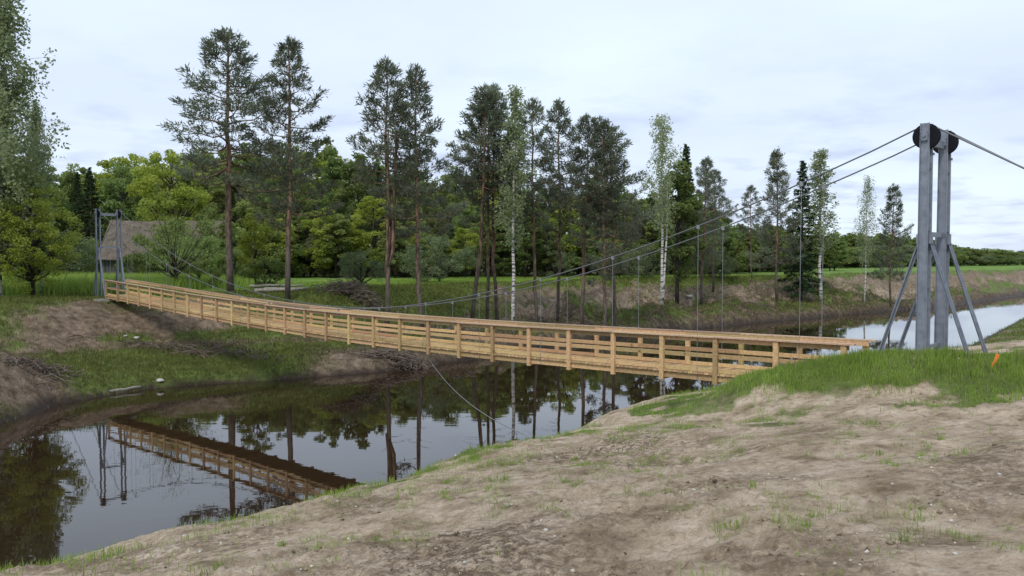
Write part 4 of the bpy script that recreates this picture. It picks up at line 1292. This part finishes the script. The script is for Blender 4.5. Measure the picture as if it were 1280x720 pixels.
vis = (X / Y < .72) & (rng.uniform(0, 1, len(X)) < .35 + .9 * fbm(X, Y, .8, 3, 205)); X, Y = X[vis], Y[vis]
nz_ = fbm(X, Y, 2.2, 3, 200)
blades('mound_grass', X, Y, rng.uniform(.04, .14, len(X)) * (.25 + 1.4 * nz_) * rng.choice([1, 1, 1, 1.5], len(X)), rng.uniform(.007, .014, len(X)), .15 + .7 * fbm(X, Y, 1.3, 3, 210) + rng.normal(size=len(X)) * .14, 'grass', 'fresh green grass growing over the mound before the near tower')
k_ = rng.uniform(0, 1, len(X)) < .035
blades('mound_straw', X[k_], Y[k_], rng.uniform(.08, .28, k_.sum()), rng.uniform(.004, .008, k_.sum()), rng.uniform(.4, 1, k_.sum()), 'dry', 'pale dead straw standing in the green mound grass', .6)
def fn_edge(X, Y):
    z, dn, df, md, _ = terrain(X, Y)
    nB = fbm(X, Y, 1.1, 4, 111); nn_ = fbm(X, Y, 3.0, 3, 300)
    e = np.exp(-((dn - 4.1) / 1.0) ** 2) * sst(.44, .56, nB) * sst(-9, -3, X) * 1.0
    e2 = np.exp(-(((X + 1.05) / .9) ** 2 + ((Y - 12.9) / .9) ** 2)) * sst(.35, .5, nn_)
    p = sst(.50, .60, nB) * sst(.5, 2.5, X) * sst(8, 12, Y) * .45 * sst(.42, .6, nn_)
    p2 = 0
    return np.clip(e * sst(.42, .6, nn_) + e2 + p + p2, 0, 1) * (dn > 2.2)
X, Y = scatter(420000, -9, 13, 4, 22, fn_edge)
blades('bank_grass', X, Y, rng.uniform(.03, .15, len(X)), rng.uniform(.004, .009, len(X)), .2 + .7 * fbm(X, Y, 1.7, 3, 220) + rng.normal(size=len(X)) * .15, 'grass', 'sparse green grass tufts along the edge of the sandy bank', .5)
# separate tufts on the sand
tx, ty = scatter(8000, -8, 12, 4, 20, lambda X, Y: sst(.40, .58, fbm(X, Y, .7, 3, 320)) * (terrain(X, Y)[1] > 3.6) * .42)
TX, TY, TH = [], [], []
for a_, b_ in zip(tx, ty):
    m_ = int(rng.integers(6, 45)); rr_ = rng.uniform(.02, .10)
    TX.append(a_ + rng.normal(size=m_) * rr_); TY.append(b_ + rng.normal(size=m_) * rr_); TH.append(np.full(m_, rng.uniform(.03, .13)))
X, Y, hh_ = np.concatenate(TX), np.concatenate(TY), np.concatenate(TH)
blades('sand_tufts', X, Y, hh_ * rng.uniform(.5, 1.2, len(X)), rng.uniform(.003, .0065, len(X)), .1 + .8 * fbm(X, Y, 1.1, 2, 330) + rng.normal(size=len(X)) * .1, 'grass', 'small grass tufts dotted over the bare sand', .7)
# soil crumbs and clods
def crumbs():
    X, Y = scatter(60000, -8, 13, 3.2, 20, lambda X, Y: (.06 + sst(.50, .66, fbm(X, Y, 1.1, 4, 111)) + 1.2 * np.exp(-(((X + .6) / 1.0) ** 2 + ((Y - 6.4) / 1.2) ** 2))) * (terrain(X, Y)[1] > 3.2) * .32 * np.clip(1.3 - Y / 18, .15, 1))
    n = len(X); Z = terrain(X, Y)[0]
    base = np.array([(1, 0, 0), (-1, 0, 0), (0, 1, 0), (0, -1, 0), (0, 0, 1), (0, 0, -1)], float)
    Fo = np.array([(0, 2, 4), (2, 1, 4), (1, 3, 4), (3, 0, 4), (2, 0, 5), (1, 2, 5), (3, 1, 5), (0, 3, 5)])
    sz = rng.uniform(.004, .012, n) * rng.choice([1, 1, 1, 2.2], n)
    V = base[None] * sz[:, None, None] * rng.uniform(.5, 1.4, (n, 6, 1)) + rng.normal(size=(n, 6, 3)) * sz[:, None, None] * .22
    V[:, :, 2] *= .7
    V += np.stack([X, Y, Z + sz * .15], 1)[:, None, :]
    Q = (Fo[None] + 6 * np.arange(n)[:, None, None]).reshape(-1, 3)
    m, t, b = mat('soil_crumbs', (.2, .15, .1), .95, 0, .1)
    a = t.nodes.new('ShaderNodeAttribute'); a.attribute_name = 'tint'
    t.links.new(ramp(t, a.outputs['Fac'], [(0, (.085, .060, .040)), (.7, (.30, .235, .165)), (1, (.55, .50, .43))]), b.inputs['Base Color'])
    me = npmesh('soil_crumbs', V.reshape(-1, 3), Q, m, dict(tint=np.repeat(rng.uniform(0, 1, n) ** 1.3, 6)))
    tag(link('soil_crumbs', me), 'loose soil crumbs and grit scattered over the near sand', 'soil', kind='stuff')
crumbs()
# dry stems on the sand
X, Y = scatter(150000, -8, 13, 3.5, 22, lambda X, Y: sst(.50, .66, fbm(X, Y, .9, 4, 310)) * sst(.55, .7, fbm(X, Y, 5, 2, 311)) * .5 * (terrain(X, Y)[1] > 3))
blades('dry_stems', X, Y, rng.uniform(.012, .055, len(X)), rng.uniform(.003, .008, len(X)), rng.uniform(.1, 1, len(X)), 'dry', 'dry brown stems and litter scattered on the sand', 1.2)
# far bank: rough grass following the ground's own green areas
gx_, gy_, gg, gd, gdf = G['x'], G['y'], G['grass'], G['dry'], G['df']
from mathutils.kdtree import KDTree
def from_mask(mask, n, jit=.012):
    r2 = np.hypot(gx_, gy_)
    wgt = np.clip(mask, 0, 1) * (np.abs(gx_ / np.maximum(gy_, .1)) < .72) * (gy_ > 20) * r2 ** 1.0
    wgt = wgt / wgt.sum()
    idx = rng.choice(len(gx_), n, p=wgt)
    k = r2[idx] * jit
    return gx_[idx] + rng.normal(size=n) * k, gy_[idx] + rng.normal(size=n) * k, idx
bankm = (gdf > .25) * (gdf < 16) * (gy_ < 125) * sst(.35, .7, gg)
X, Y, ii = from_mask(bankm, 130000)
blades('far_bank_grass', X, Y, rng.uniform(.08, .30, len(X)), rng.uniform(.02, .05, len(X)) * np.clip(Y / 50, .8, 2), .1 + .75 * fbm(X, Y, .5, 3, 230) + rng.normal(size=len(X)) * .15, 'rough', 'rough green grass and weeds on the far river bank', .6)
bankd = (gdf > .5) * (gdf < 7) * (gy_ < 125) * (1 - sst(.4, .8, gg)) * sst(.45, .6, fbm(gx_, gy_, .6, 3, 240)) * np.where(gx_ > -13, 1, .45)
X, Y, ii = from_mask(bankd, 60000)
blades('far_bank_dry_stems', X, Y, rng.uniform(.06, .28, len(X)), rng.uniform(.015, .04, len(X)) * np.clip(Y / 50, .8, 2), rng.uniform(0, .9, len(X)), 'dry', 'dead brown stems and roots on the bare far bank', 1.0)
nb_m = (G['dn'] > .5) * (G['dn'] < 22) * (gy_ > 24) * (gy_ < 120) * sst(.3, .6, gg)
X, Y, ii = from_mask(nb_m, 30000)
blades('right_bank_grass', X, Y, rng.uniform(.06, .25, len(X)), rng.uniform(.015, .04, len(X)) * np.clip(Y / 50, .6, 2), .1 + .75 * fbm(X, Y, .5, 3, 235) + rng.normal(size=len(X)) * .15, 'rough', 'rough grass on the low near bank beyond the tower', .6)
mead = (gdf >= 14) * (gdf < 60) * (gy_ < 72) * sst(-18, -22, gx_ * 1.0) * 1.0
X, Y, ii = from_mask(np.where((gx_ < -24) & (gy_ > 52), mead, 0), 60000)
blades('tall_grass', X, Y, rng.uniform(.4, 1.3, len(X)), rng.uniform(.03, .07, len(X)), .35 + .6 * fbm(X, Y, .5, 3, 250) + rng.normal(size=len(X)) * .12, 'grass', 'tall bright green grass behind the far tower at the left', .35)
mead2 = (gdf >= 11) * (gdf < 30) * (gy_ < 110) * (gx_ > -24)
X, Y, ii = from_mask(mead2, 70000)
blades('meadow_grass', X, Y, rng.uniform(.06, .22, len(X)), rng.uniform(.02, .05, len(X)) * np.clip(Y / 50, .8, 2), .3 + .6 * fbm(X, Y, .3, 3, 260) + rng.normal(size=len(X)) * .12, 'grass', 'short green meadow grass between the pines', .5)
print('forest trees', cnt)
